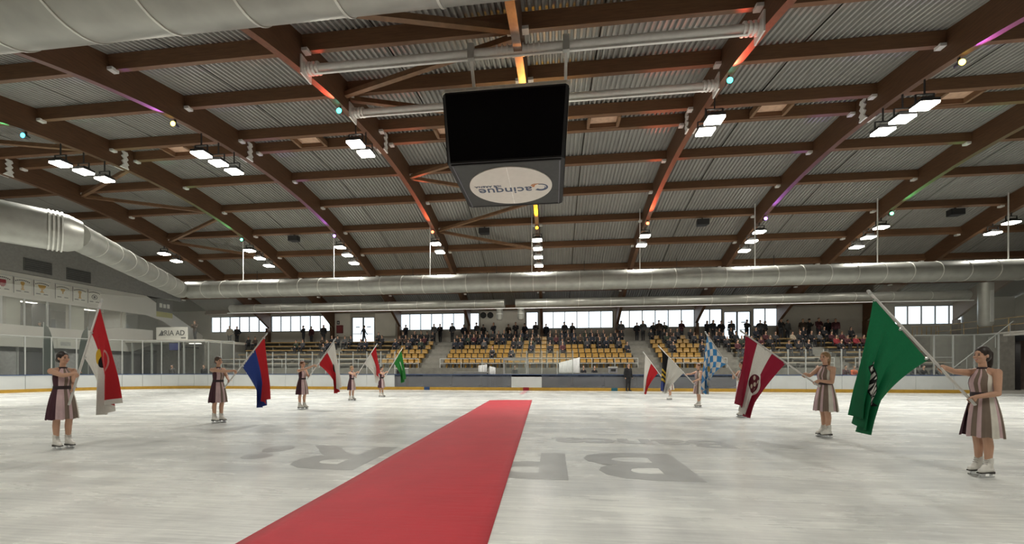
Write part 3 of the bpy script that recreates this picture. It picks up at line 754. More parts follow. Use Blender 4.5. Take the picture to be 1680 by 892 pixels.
E_ = lambda c, r, M=None: ('e', Vector(c), r, M)
# tags: 0 coat 1 trousers 2 skin 3 hair/hat 4 shoes
def crowd_mesh(pose, v):
    rnd = random.Random(v*13+5); p = []
    def head(x, z, hat):
        p.append((2, C((x, 0, z-0.24), (x+0.01, 0, z-0.12), 0.052, 0.05)))
        p.append((2, E_((x+0.02, 0, z-0.03), (0.088, 0.074, 0.108)))); p.append((2, C((x+0.10, 0, z-0.03), (x+0.112, 0, z-0.045), 0.014, 0.016)))
        for sy in (-1, 1): p.append((2, E_((x+0.005, sy*0.076, z-0.035), (0.02, 0.012, 0.03))))
        if hat == 1: p.append((3, E_((x+0.005, 0, z+0.025), (0.108, 0.092, 0.095))))
        elif hat == 2: p.append((3, E_((x-0.02, 0, z+0.005), (0.10, 0.088, 0.108)))); p.append((3, C((x-0.07, 0, z-0.03), (x-0.08, 0, z-0.20), 0.07, 0.05)))
        else: p.append((3, E_((x-0.015, 0, z+0.012), (0.10, 0.084, 0.10))))
    if pose.startswith('stand'):
        st = 0.16 if pose == 'stand_walk' else 0.03
        for sy in (-1, 1):
            fx = st*sy; kx = fx*0.5+0.02
            p += [(1, C((0, sy*0.09, 0.90), (kx, sy*0.09, 0.50), 0.095, 0.068)), (1, C((kx, sy*0.09, 0.50), (fx-0.02, sy*0.085, 0.11), 0.066, 0.052)),
                  (4, C((fx-0.04, sy*0.09, 0.05), (fx+0.13, sy*0.11, 0.045), 0.048, 0.042))]
        p += [(0, E_((0, 0, 0.93), (0.13, 0.18, 0.17))), (0, E_((0.0, 0, 1.12), (0.125, 0.18, 0.22))), (0, E_((0.0, 0, 1.30), (0.125, 0.205, 0.17))), (0, C((0, -0.12, 1.42), (0, 0.12, 1.42), 0.075, 0.075))]
        for sy in (-1, 1):
            sh = (0, sy*0.205, 1.40)
            if pose == 'stand_phone' and sy == 1: el, ha = (0.10, sy*0.24, 1.14), (0.32, sy*0.08, 1.30)
            elif pose == 'stand_phone': el, ha = (0.08, sy*0.25, 1.13), (0.26, sy*0.05, 1.12)
            elif pose == 'stand_pocket': el, ha = (-0.06, sy*0.30, 1.13), (0.11, sy*0.20, 0.96)
            else: el, ha = (-0.02+0.1*sy*st/0.16, sy*0.26, 1.12), (0.06+0.2*sy*st/0.16, sy*0.25, 0.88)
            p += [(0, C(sh, el, 0.068, 0.055)), (0, C(el, ha, 0.054, 0.043))]
            hv = (Vector(ha)-Vector(el)).normalized(); q = Vector(ha)+hv*0.05; p.append((2, C(ha, q, 0.035, 0.033)))
            for j in range(4): p.append((2, C(q, q+hv*0.07+Vector((0.01, (j-1.5)*0.018, -0.01)), 0.014, 0.012)))
            p.append((2, C(q, q+hv*0.03+Vector((0.03, -sy*0.03, 0.01)), 0.014, 0.012)))
        head(0.03, 1.66, v % 3)
    else:
        lean = 0.10 if pose == 'sit_lean' else -0.02
        for sy in (-1, 1):
            w = 0.10 if pose != 'sit_wide' else 0.16
            p += [(1, C((0.0, sy*0.09, 0.09), (0.40, sy*w, 0.11), 0.095, 0.072)), (1, C((0.40, sy*w, 0.10), (0.43, sy*w, -0.30), 0.066, 0.05)), (4, C((0.40, sy*w, -0.365), (0.56, sy*w, -0.37), 0.048, 0.042))]
        p += [(0, E_((-0.02, 0, 0.12), (0.15, 0.19, 0.13))), (0, E_((lean*0.4, 0, 0.32), (0.135, 0.185, 0.20))), (0, E_((lean, 0, 0.48), (0.125, 0.205, 0.15))), (0, C((lean, -0.12, 0.58), (lean, 0.12, 0.58), 0.072, 0.072))]
        for sy in (-1, 1):
            el = (lean+0.12, sy*0.26, 0.32); ha = (0.33, sy*0.06, 0.25)
            p += [(0, C((lean, sy*0.20, 0.56), el, 0.068, 0.055)), (0, C(el, ha, 0.054, 0.043))]
            q = Vector((0.38, sy*0.03, 0.245)); p.append((2, C(ha, q, 0.035, 0.033)))
            for j in range(4): p.append((2, C(q, q+Vector((0.06, -sy*0.02, (j-1.5)*0.016)), 0.014, 0.012)))
        head(lean+0.04, 0.83, v % 3)
    return grow(p, 0.032, CROWD0, 1)
CROWD0 = [mat('coat_black', (0.010, 0.010, 0.012), 0.8), mat('trousers_dark', (0.013, 0.014, 0.018), 0.8), M_skin, mat('hair_dark', (0.02, 0.012, 0.008), 0.6), mat('shoe_dark', (0.015, 0.013, 0.012), 0.6)]
COATS = {'black': (0.010, 0.010, 0.012), 'navy': (0.010, 0.013, 0.022), 'charcoal': (0.030, 0.030, 0.032), 'dark brown': (0.040, 0.024, 0.015), 'dark green': (0.020, 0.030, 0.018),
         'maroon': (0.055, 0.010, 0.014), 'grey': (0.07, 0.07, 0.07), 'beige': (0.34, 0.28, 0.20), 'orange': (0.62, 0.12, 0.03), 'white': (0.55, 0.54, 0.50), 'red': (0.20, 0.014, 0.02)}
HAIRS = [(0.015, 0.010, 0.008), (0.05, 0.028, 0.015), (0.10, 0.06, 0.03), (0.02, 0.02, 0.022)]
POSES = {}
def person(pose, v, coat, loc, rot, label, group, trouser=None):
    key = (pose, v % 3)
    if key not in POSES: POSES[key] = crowd_mesh(pose, v % 3)
    o = link('person', POSES[key], None, loc, rot)
    o.rotation_euler = (0, 0, rot)
    sl = o.material_slots; ch = mat('coat_'+coat.replace(' ', '_'), COATS[coat], 0.8)
    sl[0].link = 'OBJECT'; sl[0].material = ch
    if trouser: sl[1].link = 'OBJECT'; sl[1].material = mat('trousers_'+trouser, COATS[trouser], 0.8)
    hi = random.randrange(4); sl[3].link = 'OBJECT'; sl[3].material = mat('crowd_hair_%d' % hi, HAIRS[hi], 0.7)
    s_ = random.uniform(0.96, 1.05); o.scale = (s_*0.92, s_*0.80, s_) if pose.startswith('sit') else (s_*1.04, s_*1.04, s_*1.03)
    return tag(o, label, 'person', group)
DARKS = ['black']*7+['navy']*3+['charcoal']*3+['dark brown']*2+['dark green', 'maroon', 'grey']
STAND = [(498,0),(511,0),(531,0),(666,0),(712,0),(722,0),(742,2),(761,0),(782,0),(793,0),(810,0),(834,0),(846,2),(861,0),(879,0),(896,0),(926,2),(939,0),(1019,3),(1045,0),(1055,0),
         (1072,2),(1081,0),(1090,0),(1118,4),(1160,0),(1170,0),(1183,0),(1200,0),(1225,0),(1247,0),(1255,0),(1281,0),(1292,0),(1317,0),(1327,0),(1343,5),(1358,0),(1371,0)]
SP = ['stand_down', 'stand_pocket', 'stand_phone']
def near_what(px):
    for lim, t in ((545, 'under the windows by the red wall box'), (640, 'by the first glass doors'), (765, 'under the windows behind the narrow yellow block'), (860, 'in front of the round wall fans'),
                   (1010, 'under the long window behind the widest yellow block'), (1145, 'under the window past the second concrete steps'), (1280, 'by the second glass doors')):
        if px < lim: return t
    return 'against the blank wall beyond the second glass doors'
for si, (px, cc) in enumerate(STAND):
    Y = 35.32+0.62*(si % 2)+random.uniform(-0.04, 0.04); p = gY(px, 545, Y)
    coat = {0: random.choice(DARKS), 2: 'charcoal', 3: 'grey', 4: 'maroon', 5: 'maroon'}[cc]
    tr = random.choice([None, None, 'navy', 'charcoal']) if cc != 2 else 'beige'
    pose = random.choice(SP); v = random.randrange(3)
    person(pose, v, coat, (p.x, Y, WALK), -PI/2+random.uniform(-0.5, 0.5), '%s-coated person%s standing %s' % (coat, ' in pale trousers' if tr == 'beige' else '', near_what(px)), 'spectators standing at the back')
p = gY(597, 540, 36.1); person('stand_walk', 1, 'black', (p.x, 36.1, WALK), 0.1, 'person in dark clothes walking past the bright glass doors', 'spectators standing at the back')
for px, cc in ((377, 'beige'), (389, 'black')):
    p = gY(px, 545, 35.4); person('stand_pocket', 0, cc, (p.x, 35.4, WALK), -PI/2+0.3, 'person in a %s coat standing below the corner windows' % cc, 'spectators standing at the back')
# seats and seated people
def seat_mesh():
    k = MB(); cs = [(-0.23, 0.02), (-0.215, -0.015), (-0.05, -0.03), (0.12, -0.01), (0.17, 0.05), (0.19, 0.16), (0.215, 0.32), (0.21, 0.345), (0.185, 0.335), (0.16, 0.16), (0.135, 0.07), (0.10, 0.02), (-0.05, 0.005), (-0.20, 0.02)]
    hw = [0.20]*14; k.prism([(-0.21, y, z+0.42) for y, z in cs], (0.42, 0, 0)); k.box(-0.05, 0.05, -0.05, 0.13, 0.0, 0.41)
    return k.mesh('seat', M_seat)
SEAT = seat_mesh()
taken = set()
BLOCKS = [(-14.3, -10.9, 'the narrow block'), (-8.9, 6.3, 'the widest block'), (8.3, 12.7, 'the block past the second steps')]
ROWN = ['front', 'second', 'third', 'fourth', 'fifth', 'top']
DENS = {0: [0, 0.05, 0.12, 0.5, 0.75, 0.8], 1: [0.0, 0.03, 0.10, 0.32, 0.72, 0.85], 2: [0, 0.02, 0.2, 0.45, 0.55, 0.6]}
SITS = ['sit_up', 'sit_lean', 'sit_wide']
for bi, (xa, xb, bn) in enumerate(BLOCKS):
    n = int((xb-xa)/0.52)
    for i in range(NROW):
        for j in range(n):
            x = xa+0.26+(xb-xa-0.52)*j/(n-1); y = rowy(i)+0.55
            if random.random() < DENS[bi][i]:
                coat = random.choice(DARKS)
                person(random.choice(SITS), random.randrange(3), coat, (x, y-0.05, rowz(i)+0.42), -PI/2+random.uniform(-0.1, 0.1), '%s-coated person seated in the %s row of %s' % (coat, ROWN[i], bn), 'seated spectators')
            else:
                o = link('stadium_seat', SEAT, None, (x, y, rowz(i))); tag(o, 'empty yellow plastic seat in the %s row of %s' % (ROWN[i], bn), 'seat', 'yellow stadium seats')
used_x = {}
def sit_bench(px, i, coat=None, where='on the wooden benches'):
    y = rowy(i)+0.5; p = gY(px, 560, y)
    while any(abs(p.x-q) < 0.5 for q in used_x.get(i, [])): p.x += 0.1
    used_x.setdefault(i, []).append(p.x); coat = coat or random.choice(DARKS)
    person(random.choice(SITS), random.randrange(3), coat, (p.x, y, rowz(i)+0.43), -PI/2+random.uniform(-0.1, 0.1), '%s-coated person seated %s, on step %d' % (coat, where, i+1), 'seated spectators')
for px, i in ((487, 3), (497, 3), (529, 4), (537, 3), (546, 4), (553, 4), (532, 2), (566, 4), (574, 4), (592, 3), (601, 3), (627, 4), (621, 5)): sit_bench(px, i, None, 'on the benches near the first glass doors')
for px in (408, 419, 432): sit_bench(px, 4, random.choice(['black', 'dark brown']), 'on the benches by the corner platform')
for px, i in ((1163, 4), (1171, 4), (1180, 5), (1186, 4), (1193, 3), (1199, 5), (1207, 4), (1217, 3), (1224, 4), (1231, 3), (1240, 5), (1247, 3), (1256, 4), (1263, 3), (1272, 4), (1210, 2), (1222, 1)):
    sit_bench(px, i, None, 'on the benches by the second glass doors')
for px, i, c in ((1300, 4, 'beige'), (1310, 4, None), (1318, 5, None), (1331, 4, None), (1344, 4, None), (1352, 5, None), (1364, 4, 'maroon'), (1372, 3, 'red'), (1381, 4, 'maroon'), (1388, 3, 'maroon'), (1396, 5, 'black'), (1404, 3, 'red'), (1412, 3, 'maroon'),
                 (1294, 2, None), (1310, 2, None), (1325, 2, None), (1378, 2, None)): sit_bench(px, i, c, 'on the benches below the blank wall')
# people low behind the boards
ch_me = {}
def bench_person(px, Y, coat, label, pose='sit_lean', rot=-PI/2):
    p = gY(px, 600, Y); return person(pose, 0, coat, (p.x, Y, 0.78 if pose.startswith('sit') else 0.0), rot, label, 'people behind the far boards')
lb = gY(1343, 600, 27.2).x
for px, c in ((1338, 'maroon'), (1353, 'black'), (1385, 'maroon'), (1399, 'orange'), (1497, 'charcoal'), (1512, 'black'), (1529, 'navy')):
    bench_person(px, 27.3, c, 'person in a %s jacket seated behind the boards near the doorway gallery' % c)
for a, b_, nm in ((1330, 1412, 'with the orange jacket on it'), (1492, 1536, 'beside the doorway gallery')):
    xa, xb = gY(a, 600, 27.3).x-0.3, gY(b_, 600, 27.3).x+0.3
    r = thing('team_bench', 'low bench behind the boards %s' % nm, 'bench', ((xa+xb)/2, 27.35, 0)); h = (xb-xa)/2
    B('seat_plank', M_bench, r, -h, h, -0.18, 0.18, 0.70, 0.75)
    for sx in (-h+0.2, h-0.2): B('support', M_dark, r, sx-0.03, sx+0.03, -0.15, 0.15, -0.03, 0.70)
for px, Y in ((975, 27.4), (957, 27.8), (845, 28.4)):
    r = thing('stool', 'plain stool under a person in black behind the players bench boards', 'stool', (gY(px, 600, Y).x, Y+0.02, -0.03), 0, 'stools behind the boards')
    k = MB(); k.tube([(0, 0, 0.74), (0, 0, 0.80)], 0.17, 14); k.obj('seat', M_bench, r)
    for j in range(4): a = PI/4+j*PI/2; k = MB(); k.tube([(0.12*math.cos(a), 0.12*math.sin(a), 0.75), (0.17*math.cos(a), 0.17*math.sin(a), 0)], 0.015, 6); k.obj('leg', M_dark, r)
bench_person(975, 27.4, 'black', 'person in a black hooded coat leaning over the officials table'); bench_person(957, 27.8, 'black', 'person in black seated low at the officials table beside the hooded one')
bench_person(845, 28.4, 'black', 'person in dark clothes seated behind the clear timekeeper box')
# officials table with white covers, boxes
def slab(name, label, cat, px0, px1, Y, d, z0, z1, m, group=None):
    xa, xb = gY(px0, 600, Y).x, gY(px1, 600, Y).x
    r = thing(name, label, cat, ((xa+xb)/2, Y, 0), 0, group); w = (xb-xa)/2
    B('top', m, r, -w, w, -d/2, d/2, z1-0.05, z1); B('front_cover', m, r, -w+0.03, w-0.03, -d/2+0.02, -d/2+0.05, z0, z1-0.05)
    for sx in (-1, 1): B('leg', M_dark, r, sx*(w-0.06)-0.03, sx*(w-0.06)+0.03, d/2-0.1, d/2-0.04, -0.03, z1-0.05)
    return r
M_cloth = mat('white_cover', (0.33, 0.33, 0.32), 0.7)
slab('officials_table', 'long white covered table behind the players bench boards', 'table', 915, 1000, 26.5, 0.5, 0.3, 1.2, M_cloth)
slab('officials_table', 'short white covered table behind the boards near the blue mark', 'table', 745, 800, 27.2, 0.6, 0.3, 1.25, M_cloth)
for px0, px1, z0, z1, Y, m, lab in ((649, 668, 0.95, 1.55, 27.4, M_cloth, 'white crate standing behind the boards by the green flag'), (999, 1012, 1.20, 1.62, 26.5, mat('crate_grey', (0.3, 0.3, 0.32), 0.6), 'white and black scoring box on the officials table')):
    xa, xb = gY(px0, 600, Y).x, gY(px1, 600, Y).x; r = thing('equipment_box', lab, 'box', ((xa+xb)/2, Y, z0)); w = (xb-xa)/2
    B('box_body', m, r, -w, w, -0.2, 0.2, 0, z1-z0-0.08); B('lid', M_whitemetal, r, -w-0.02, w+0.02, -0.22, 0.22, z1-z0-0.08, z1-z0); B('front_plate', M_dark, r, -w*0.6, w*0.6, -0.215, -0.2, 0.1, z1-z0-0.16)
r = thing('crate_stand', 'low wooden stand carrying the white crate behind the boards', 'stand', ((gY(649,600,27.4).x+gY(668,600,27.4).x)/2, 27.4, 0))
B('top', M_bench, r, -0.5, 0.5, -0.25, 0.25, 0.90, 0.945)
for sx in (-0.45, 0.45): B('leg', M_bench, r, sx-0.04, sx+0.04, -0.2, 0.2, -0.03, 0.90)
# clear timekeeper booth with a white frame, and a white sheet over a barrier
x0_, x1_ = gY(827, 600, 27.8).x, gY(866, 600, 27.8).x; r = thing('timekeeper_booth', 'white framed clear booth behind the middle of the far boards', 'booth', ((x0_+x1_)/2, 27.8, -0.03)); w = (x1_-x0_)/2
for sx in (-1, 1):
    B('post', M_cloth, r, sx*w-0.06, sx*w+0.06, -0.06, 0.06, 0, 2.25); B('side_panel', M_glass, r, sx*w-0.01, sx*w+0.01, 0.06, 1.3, 1.0, 2.2)
B('header', M_cloth, r, -w-0.06, w+0.06, -0.08, 0.08, 2.12, 2.32); B('front_pane', M_glass, r, -w+0.06, w-0.06, -0.01, 0.01, 1.15, 2.12); B('front_panel', M_cloth, r, -w+0.06, w-0.06, -0.03, 0.03, 0.0, 1.15)
for px0, px1, zt, zt2, Y, lab in ((917, 951, 1.95, 2.35, 28.3, 'white sheet hung over a barrier behind the officials table'), (785, 799, 1.75, 1.85, 28.3, 'white cloth draped over a stand near the blue kick mark'), (803, 813, 1.70, 1.60, 28.3, 'narrow white cloth draped beside the timekeeper booth')):
    x0_, x1_ = gY(px0, 600, Y).x, gY(px1, 600, Y).x; r = thing('draped_cloth', lab, 'cloth', ((x0_+x1_)/2, Y, -0.03)); w = (x1_-x0_)/2
    k = MB(); vs = []; fs = []; n = 24
    for i in range(n+1):
        t = i/n; x = -w+2*w*t; y = -0.06+0.04*math.sin(t*19); ztop = zt+(zt2-zt)*t
        vs += [(x, 0.10, ztop-0.5), (x, 0.03, ztop), (x, -0.03, ztop), (x*0.98, y-0.06, 1.0+0.05*math.sin(t*11)), (x*0.97, y*1.4-0.08, 0.75+0.04*math.sin(t*9))]
    for i in range(n):
        for j in range(4): q = i*5+j; fs.append((q, q+1, q+6, q+5))
    k.add(vs, fs); k.obj('sheet', M_cloth, r, True)
    for sx in (-1, 1): B('leg', M_stan, r, sx*(w-0.05)-0.02, sx*(w-0.05)+0.02, -0.02, 0.02, 0, (zt2 if sx > 0 else zt)-0.02)
    k = MB(); k.bar((-w+0.03, 0, zt-0.02), (w-0.03, 0, zt2-0.02), 0.04, 0.03); k.obj('top_bar', M_stan, r)
# person in black standing on the ice at the far boards
p = gz(1030, 641.5); person('stand_down', 2, 'black', (p.x, p.y-0.1, 0), -PI/2+0.5, 'person in black clothes standing on the ice against the far boards', 'people on the ice', 'black')
# wall bits: red box, small signs
p = gY(558, 540, YF-0.065); r = thing('fire_box', 'dark red fire box on the white wall panel', 'box', (p.x, YF-0.062, p.z)); B('box_body', mat('fire_red', (0.16, 0.012, 0.015), 0.5), r, -0.32, 0.32, -0.14, 0, -0.4, 0.4); B('door', mat('fire_red2', (0.20, 0.02, 0.02), 0.45), r, -0.27, 0.27, -0.155, -0.14, -0.35, 0.35)
for px in (547, 555):
    p = gY(px, 529, YF-0.065); r = thing('wall_sign', 'small dark square notice above the red fire box', 'sign', (p.x, YF-0.062, p.z), 0, 'small notices on the white panel')
    B('plate', M_dark, r, -0.15, 0.15, -0.015, 0, -0.18, 0.18); B('notice_mark', M_stan, r, -0.08, 0.08, -0.018, -0.015, -0.08, 0.06)

# ================================================================== gallery with trophy banners (X = -37)
XG = -37.0
M_fascia = mat('fascia_white', (0.60, 0.585, 0.53), 0.7, var=0.04, scale=0.8)
gal = bpy.data.objects.new('gallery', None); COL.objects.link(gal); gal.location = (XG, 20, 0); struct(gal); gal['label'] = 'two-storey white gallery with trophy banners and lounge windows'
def GB(name, m, x0, x1, y0, y1, z0, z1, par=gal):
    k = MB(); k.box(x0-XG, x1-XG, y0-20, y1-20, z0, z1); return k.obj(name, m, par)
def GP_(name, m, poly, th=0.15, x=XG, par=gal):
    k = MB(); k.prism([(x-XG, y-20, z) for y, z in poly], (-th, 0, 0)); return k.obj(name, m, par)
GB('fascia', M_fascia, XG-0.15, XG, 4, 30.8, 6.40, 8.15)
GP_('sloping_wall', M_fascia, [(30.8, 6.40), (32.2, 6.05), (34.3, 4.9), (34.3, 3.95), (36.4, 3.95), (36.4, 5.0), (30.8, 8.15)])
GB('roof_slab', M_dark, XL, XG-0.15, 4, 30.8, 8.0, 8.12); GB('lounge_floor', M_concrete, XL, XG-0.2, 4, 36.4, 3.0, 3.2)
GB('lounge_ceiling', M_wallwhite, XL, XG-0.16, 4, 30.8, 6.42, 6.50)
GP_('parapet', M_fascia, [(4, 3.0), (29.6, 3.0), (31.3, 3.75), (31.3, 5.05), (28.6, 5.0), (26.4, 4.52), (4, 4.52)], 0.15, XG+0.06)
GB('lounge_wall', mat('lounge_wall', (0.28, 0.255, 0.215), 0.8), XL+0.02, XL+0.1, 4, 30.8, 3.2, 6.42)
GB('end_partition', M_wallwhite, XL, XG-0.2, 29.2, 29.3, 3.2, 6.42)
# lounge glazing
ym = [gX(px, 510, XG).y for px in (-45, 3, 41, 79, 116, 146, 170, 200, 228)]
for i in range(len(ym)):
    if i < 5: GB('mullion', M_stan, XG-0.12, XG-0.04, ym[i]-0.05, ym[i]+0.05, 4.5, 6.4)
    if i: GB('glass_pane', M_glass, XG-0.085, XG-0.075, ym[i-1]+0.05, ym[i]-0.05, 4.5, 6.4)
GB('wall_pier', M_wallwhite, XG-0.9, XG-0.3, ym[2]-0.75, ym[2]-0.05, 3.2, 6.42); GB('wall_pier', M_wallwhite, XG-0.6, XG-0.3, ym[4]+0.1, ym[5]-0.1, 3.2, 6.42)
GB('dark_panel', mat('dark_panel', (0.06, 0.06, 0.06), 0.6), XG-1.6, XG-1.5, ym[3]+0.1, ym[4]-0.2, 3.2, 6.42); GB('dark_panel', MATS['dark_panel'], XG-2.2, XG-2.1, ym[2]+0.2, ym[3]-0.1, 3.2, 6.2)
GB('lounge_screen', M_blackm, XG-0.9, XG-0.82, ym[3]+0.7, ym[4]-0.35, 4.55, 5.25)
tl = bpy.data.lights.new('lounge', 'AREA'); tl.shape = 'RECTANGLE'; tl.size = 0.3; tl.size_y = 1.2; tl.energy = 16; tl.color = (1, 0.93, 0.82)
for yy in (20.0, 23.6, 27.2):
    r = thing('ceiling_light', 'bright strip light on the lounge ceiling behind the gallery glass', 'light', (XG-1.3, yy, 6.36), 0, 'lounge ceiling lights')
    B('tube_cover', glow('strip_glow', (1, 0.95, 0.85), 5.0), r, -0.16, 0.16, -0.55, 0.55, -0.03, 0.0); B('tray', M_whitemetal, r, -0.2, 0.2, -0.6, 0.6, 0.0, 0.05)
    o = bpy.data.objects.new('lounge_glow', tl); COL.objects.link(o); o.parent = r; o.location = (0, 0, -0.05)
def lounge_chair(y, label):
    r = thing('lounge_table', label, 'table', (XG-0.9, y, 3.2), 0, 'lounge tables'); k = MB(); k.tube([(0,0,1.26),(0,0,1.30)], 0.42, 16); k.obj('table_top', M_bench, r); k = MB(); k.tube([(0,0,0),(0,0,1.26)], 0.04, 8); k.obj('leg', M_dark, r)
lounge_chair(22.4, 'round high table behind the gallery glass'); lounge_chair(25.2, 'round high table behind the gallery glass')
for yy, c in ((20.6, 'black'), (21.4, 'charcoal'), (24.4, 'dark green')):
    person('stand_pocket', 1, c, (XG-1.4, yy, 3.2), 0.1, 'person in a %s coat behind the gallery glass' % c, 'people in the gallery lounge')
# ground floor of the gallery
M_shop = clear_mat('shop_glass', (0.55, 0.57, 0.58), 0.7, 0.08, 0.35, (0.26, 0.27, 0.27))
GB('ground_wall', mat('ground_wall', (0.23, 0.23, 0.22), 0.8), XG-0.9, XG-0.8, 4, 30, -0.03, 3.0)
yy = 12.0; wseq = [1.1, 1.9, 1.5, 1.0, 1.8, 2.2, 1.1, 1.6, 1.9]; i = 0
while yy < 29.5:
    w = wseq[i % 9]; GB('shop_pane', M_shop if i % 2 else mat('shop_grey', (0.40, 0.40, 0.39), 0.6), XG-0.35, XG-0.31, yy+0.06, yy+w-0.06, 0.1, 2.7); GB('shop_post', M_stan, XG-0.38, XG-0.28, yy-0.05, yy+0.05, -0.03, 3.0); yy += w; i += 1
# grey end gable above the gallery
k = MB(); ys = [YN+(YF-YN)*i/30 for i in range(31)]; ys = [y for y in ys if zr(y) > 8.2]
k.prism([(XG+0.02, ys[0], 8.16)]+[(XG+0.02, ys[-1], 8.16)]+[(XG+0.02, y, zr(y)+0.15) for y in reversed(ys)], (0.10, 0, 0)); struct(k.obj('wall_gable', MATS['end_wall']))
# louvre vents above, on the end wall
for px, py in ((62, 437), (129, 452)):
    p = gX(px, py, XG+0.125); r = thing('louvre_vent', 'dark louvre vent in the end wall above the banners', 'vent', (XG+0.125, p.y, max(p.z, 8.75)), 0, 'louvre vents above the banners')
    B('vent_frame', mat('vent_grey', (0.14, 0.14, 0.13), 0.6), r, 0, 0.06, -0.75, 0.75, -0.45, 0.45)
    for j in range(6): B('louvre', mat('louvre_grey', (0.08, 0.08, 0.075), 0.6), r, 0.06, 0.09, -0.70, 0.70, -0.41+0.14*j, -0.32+0.14*j)
# trophy banners
M_ban = mat('banner_white', (0.66, 0.65, 0.58), 0.7, var=0.03); M_gold = mat('banner_gold', (0.50, 0.30, 0.07), 0.5); M_ink = mat('banner_ink', (0.08, 0.08, 0.08), 0.6); M_bred = mat('banner_red', (0.30, 0.03, 0.04), 0.6)
def banner(px, kind, label):
    p = gX(px, 470, XG+0.02); r = thing('trophy_banner', label, 'banner', (XG+0.012, p.y, 7.28)); w, h = 0.44, 0.56
    k = MB(); k.box(0, 0.012, -w, w, -h, h); k.obj('cloth', M_ban, r)
    k = MB(); k.box(0.012, 0.03, -w-0.03, w+0.03, h-0.02, h+0.03); k.obj('hanging_bar', M_stan, r)
    k = MB(); k.box(0.012, 0.018, -w-0.01, -w+0.02, -h, h); k.obj('edge_seam', M_ink, r)
    n = 9
    for j in range(n):                                       # bowed line of printed words
        t = -1+2*j/(n-1); k = MB(); k.box(0.013, 0.017, t*0.34-0.03, t*0.34+0.03, h*0.72-0.09*t*t-0.04, h*0.72-0.09*t*t+0.03); k.obj('printed_word', M_ink, r)
    for a in (-0.2, 0.2): k = MB(); k.box(0.013, 0.017, a-0.12, a+0.12, -h*0.74, -h*0.64); k.obj('printed_year', M_ink, r)
    prof = {'cup': [(0.05, -0.28), (0.13, -0.26), (0.04, -0.16), (0.05, -0.05), (0.16, 0.05), (0.22, 0.24), (0.20, 0.27)], 'tall': [(0.10, -0.28), (0.10, -0.22), (0.05, -0.2), (0.06, 0.05), (0.10, 0.16), (0.11, 0.25), (0.04, 0.30)],
            'small': [(0.06, -0.12), (0.03, -0.10), (0.03, 0.02), (0.11, 0.10), (0.13, 0.20), (0.10, 0.23)], 'red': [(0.05, -0.24), (0.14, -0.14), (0.17, 0.05), (0.16, 0.25)]}
    if kind == 'ring':
        k = MB(); vs = []; fs = []
        for j in range(25):
            a = 2*PI*j/24
            for q in (0.15, 0.20): vs.append((0.016, q*math.cos(a), q*math.sin(a)))
        for j in range(24): fs.append((2*j, 2*j+1, 2*j+3, 2*j+2))
        k.add(vs, fs); k.obj('printed_ring', M_ink, r); k = MB(); k.box(0.013, 0.017, -0.07, 0.07, -0.09, 0.09); k.obj('printed_mark', M_ink, r)
    else:
        pr = prof[kind]; poly = [(0.013, a, b_) for a, b_ in pr]+[(0.013, -a, b_) for a, b_ in reversed(pr)]; k = MB(); k.prism(poly, (0.005, 0, 0)); k.obj('printed_trophy', M_bred if kind == 'red' else M_gold, r)
banner(4, 'red', 'white banner with a red shield print on the gallery front'); banner(37, 'tall', 'white banner with a tall golden trophy, next to the red shield banner')
banner(69, 'cup', 'white banner with a wide golden cup on the gallery front'); banner(103, 'small', 'white banner with a small golden goblet on the gallery front')
banner(131, 'tall', 'white banner with a slim golden trophy, next to the ring emblem banner'); banner(155, 'ring', 'white banner with a dark ring emblem at the end of the row')
# black and yellow poster on the sloping wall
p = gX(270, 506, XG+0.02); r = thing('poster', 'black and yellow poster on the sloping gallery wall', 'poster', (XG+0.01, p.y, p.z)); B('sheet', mat('poster_black', (0.02, 0.02, 0.018), 0.5), r, 0, 0.02, -0.75, 0.75, -0.35, 0.85); B('yellow_band', mat('poster_yellow', (0.34, 0.30, 0.03), 0.5), r, 0, 0.02, -0.75, 0.75, -0.85, -0.36)
for a, h in ((-0.35, 0.5), (0.0, 0.45), (0.35, 0.5)): B('printed_mark', M_ban, r, 0.02, 0.024, a-0.13, a+0.13, 0.05, 0.05+h*0.8)
# corner platform and its rooms
zp = gY(270, 557, 29.0).z; xc0, xc1 = XG+0.1, gY(336, 557, 29.0).x
pf = bpy.data.objects.new('corner_platform', None); COL.objects.link(pf); pf.location = (0, 29.0, 0); struct(pf); pf['label'] = 'grey raised platform in the corner beside the gallery'
B('deck', M_wallwhite, pf, xc0, xc1, 0.0, 7.4, zp-0.22, zp); B('back_wall', mat('room_wall', (0.30, 0.29, 0.27), 0.8), pf, xc0, xc1, 2.6, 2.7, -0.03, zp-0.22); B('side_wall', M_concrete, pf, xc1-0.15, xc1, 0.1, 7.4, -0.03, zp-0.22)
for px in (215, 247, 300): x = gY(px, 590, 29.0).x; B('post', M_stan, pf, x-0.05, x+0.05, 0.05, 0.15, -0.03, zp-0.22)
k = MB(); k.bar((gY(150, 600, 29.4).x, 0.4, 1.4), (gY(205, 562, 29.4).x, 0.4, 3.2), 0.1, 0.5, (0, 1, 0)); k.obj('stair_stringer', M_concrete, pf)
p = gY(281, 568, 29.1); r = thing('monitor', 'dark blue flat screen under the corner platform', 'monitor', (p.x, 29.4, p.z)); B('case', M_blackm, r, -0.55, 0.55, 0, 0.08, -0.34, 0.34); B('display', mat('screen_blue', (0.01, 0.012, 0.05), 0.2, emit=(0.03, 0.05, 0.22), estr=0.35), r, -0.50, 0.50, -0.012, 0.0, -0.29, 0.29); B('wall_arm', M_dark, r, -0.05, 0.05, 0.08, 2.2, -0.05, 0.05)
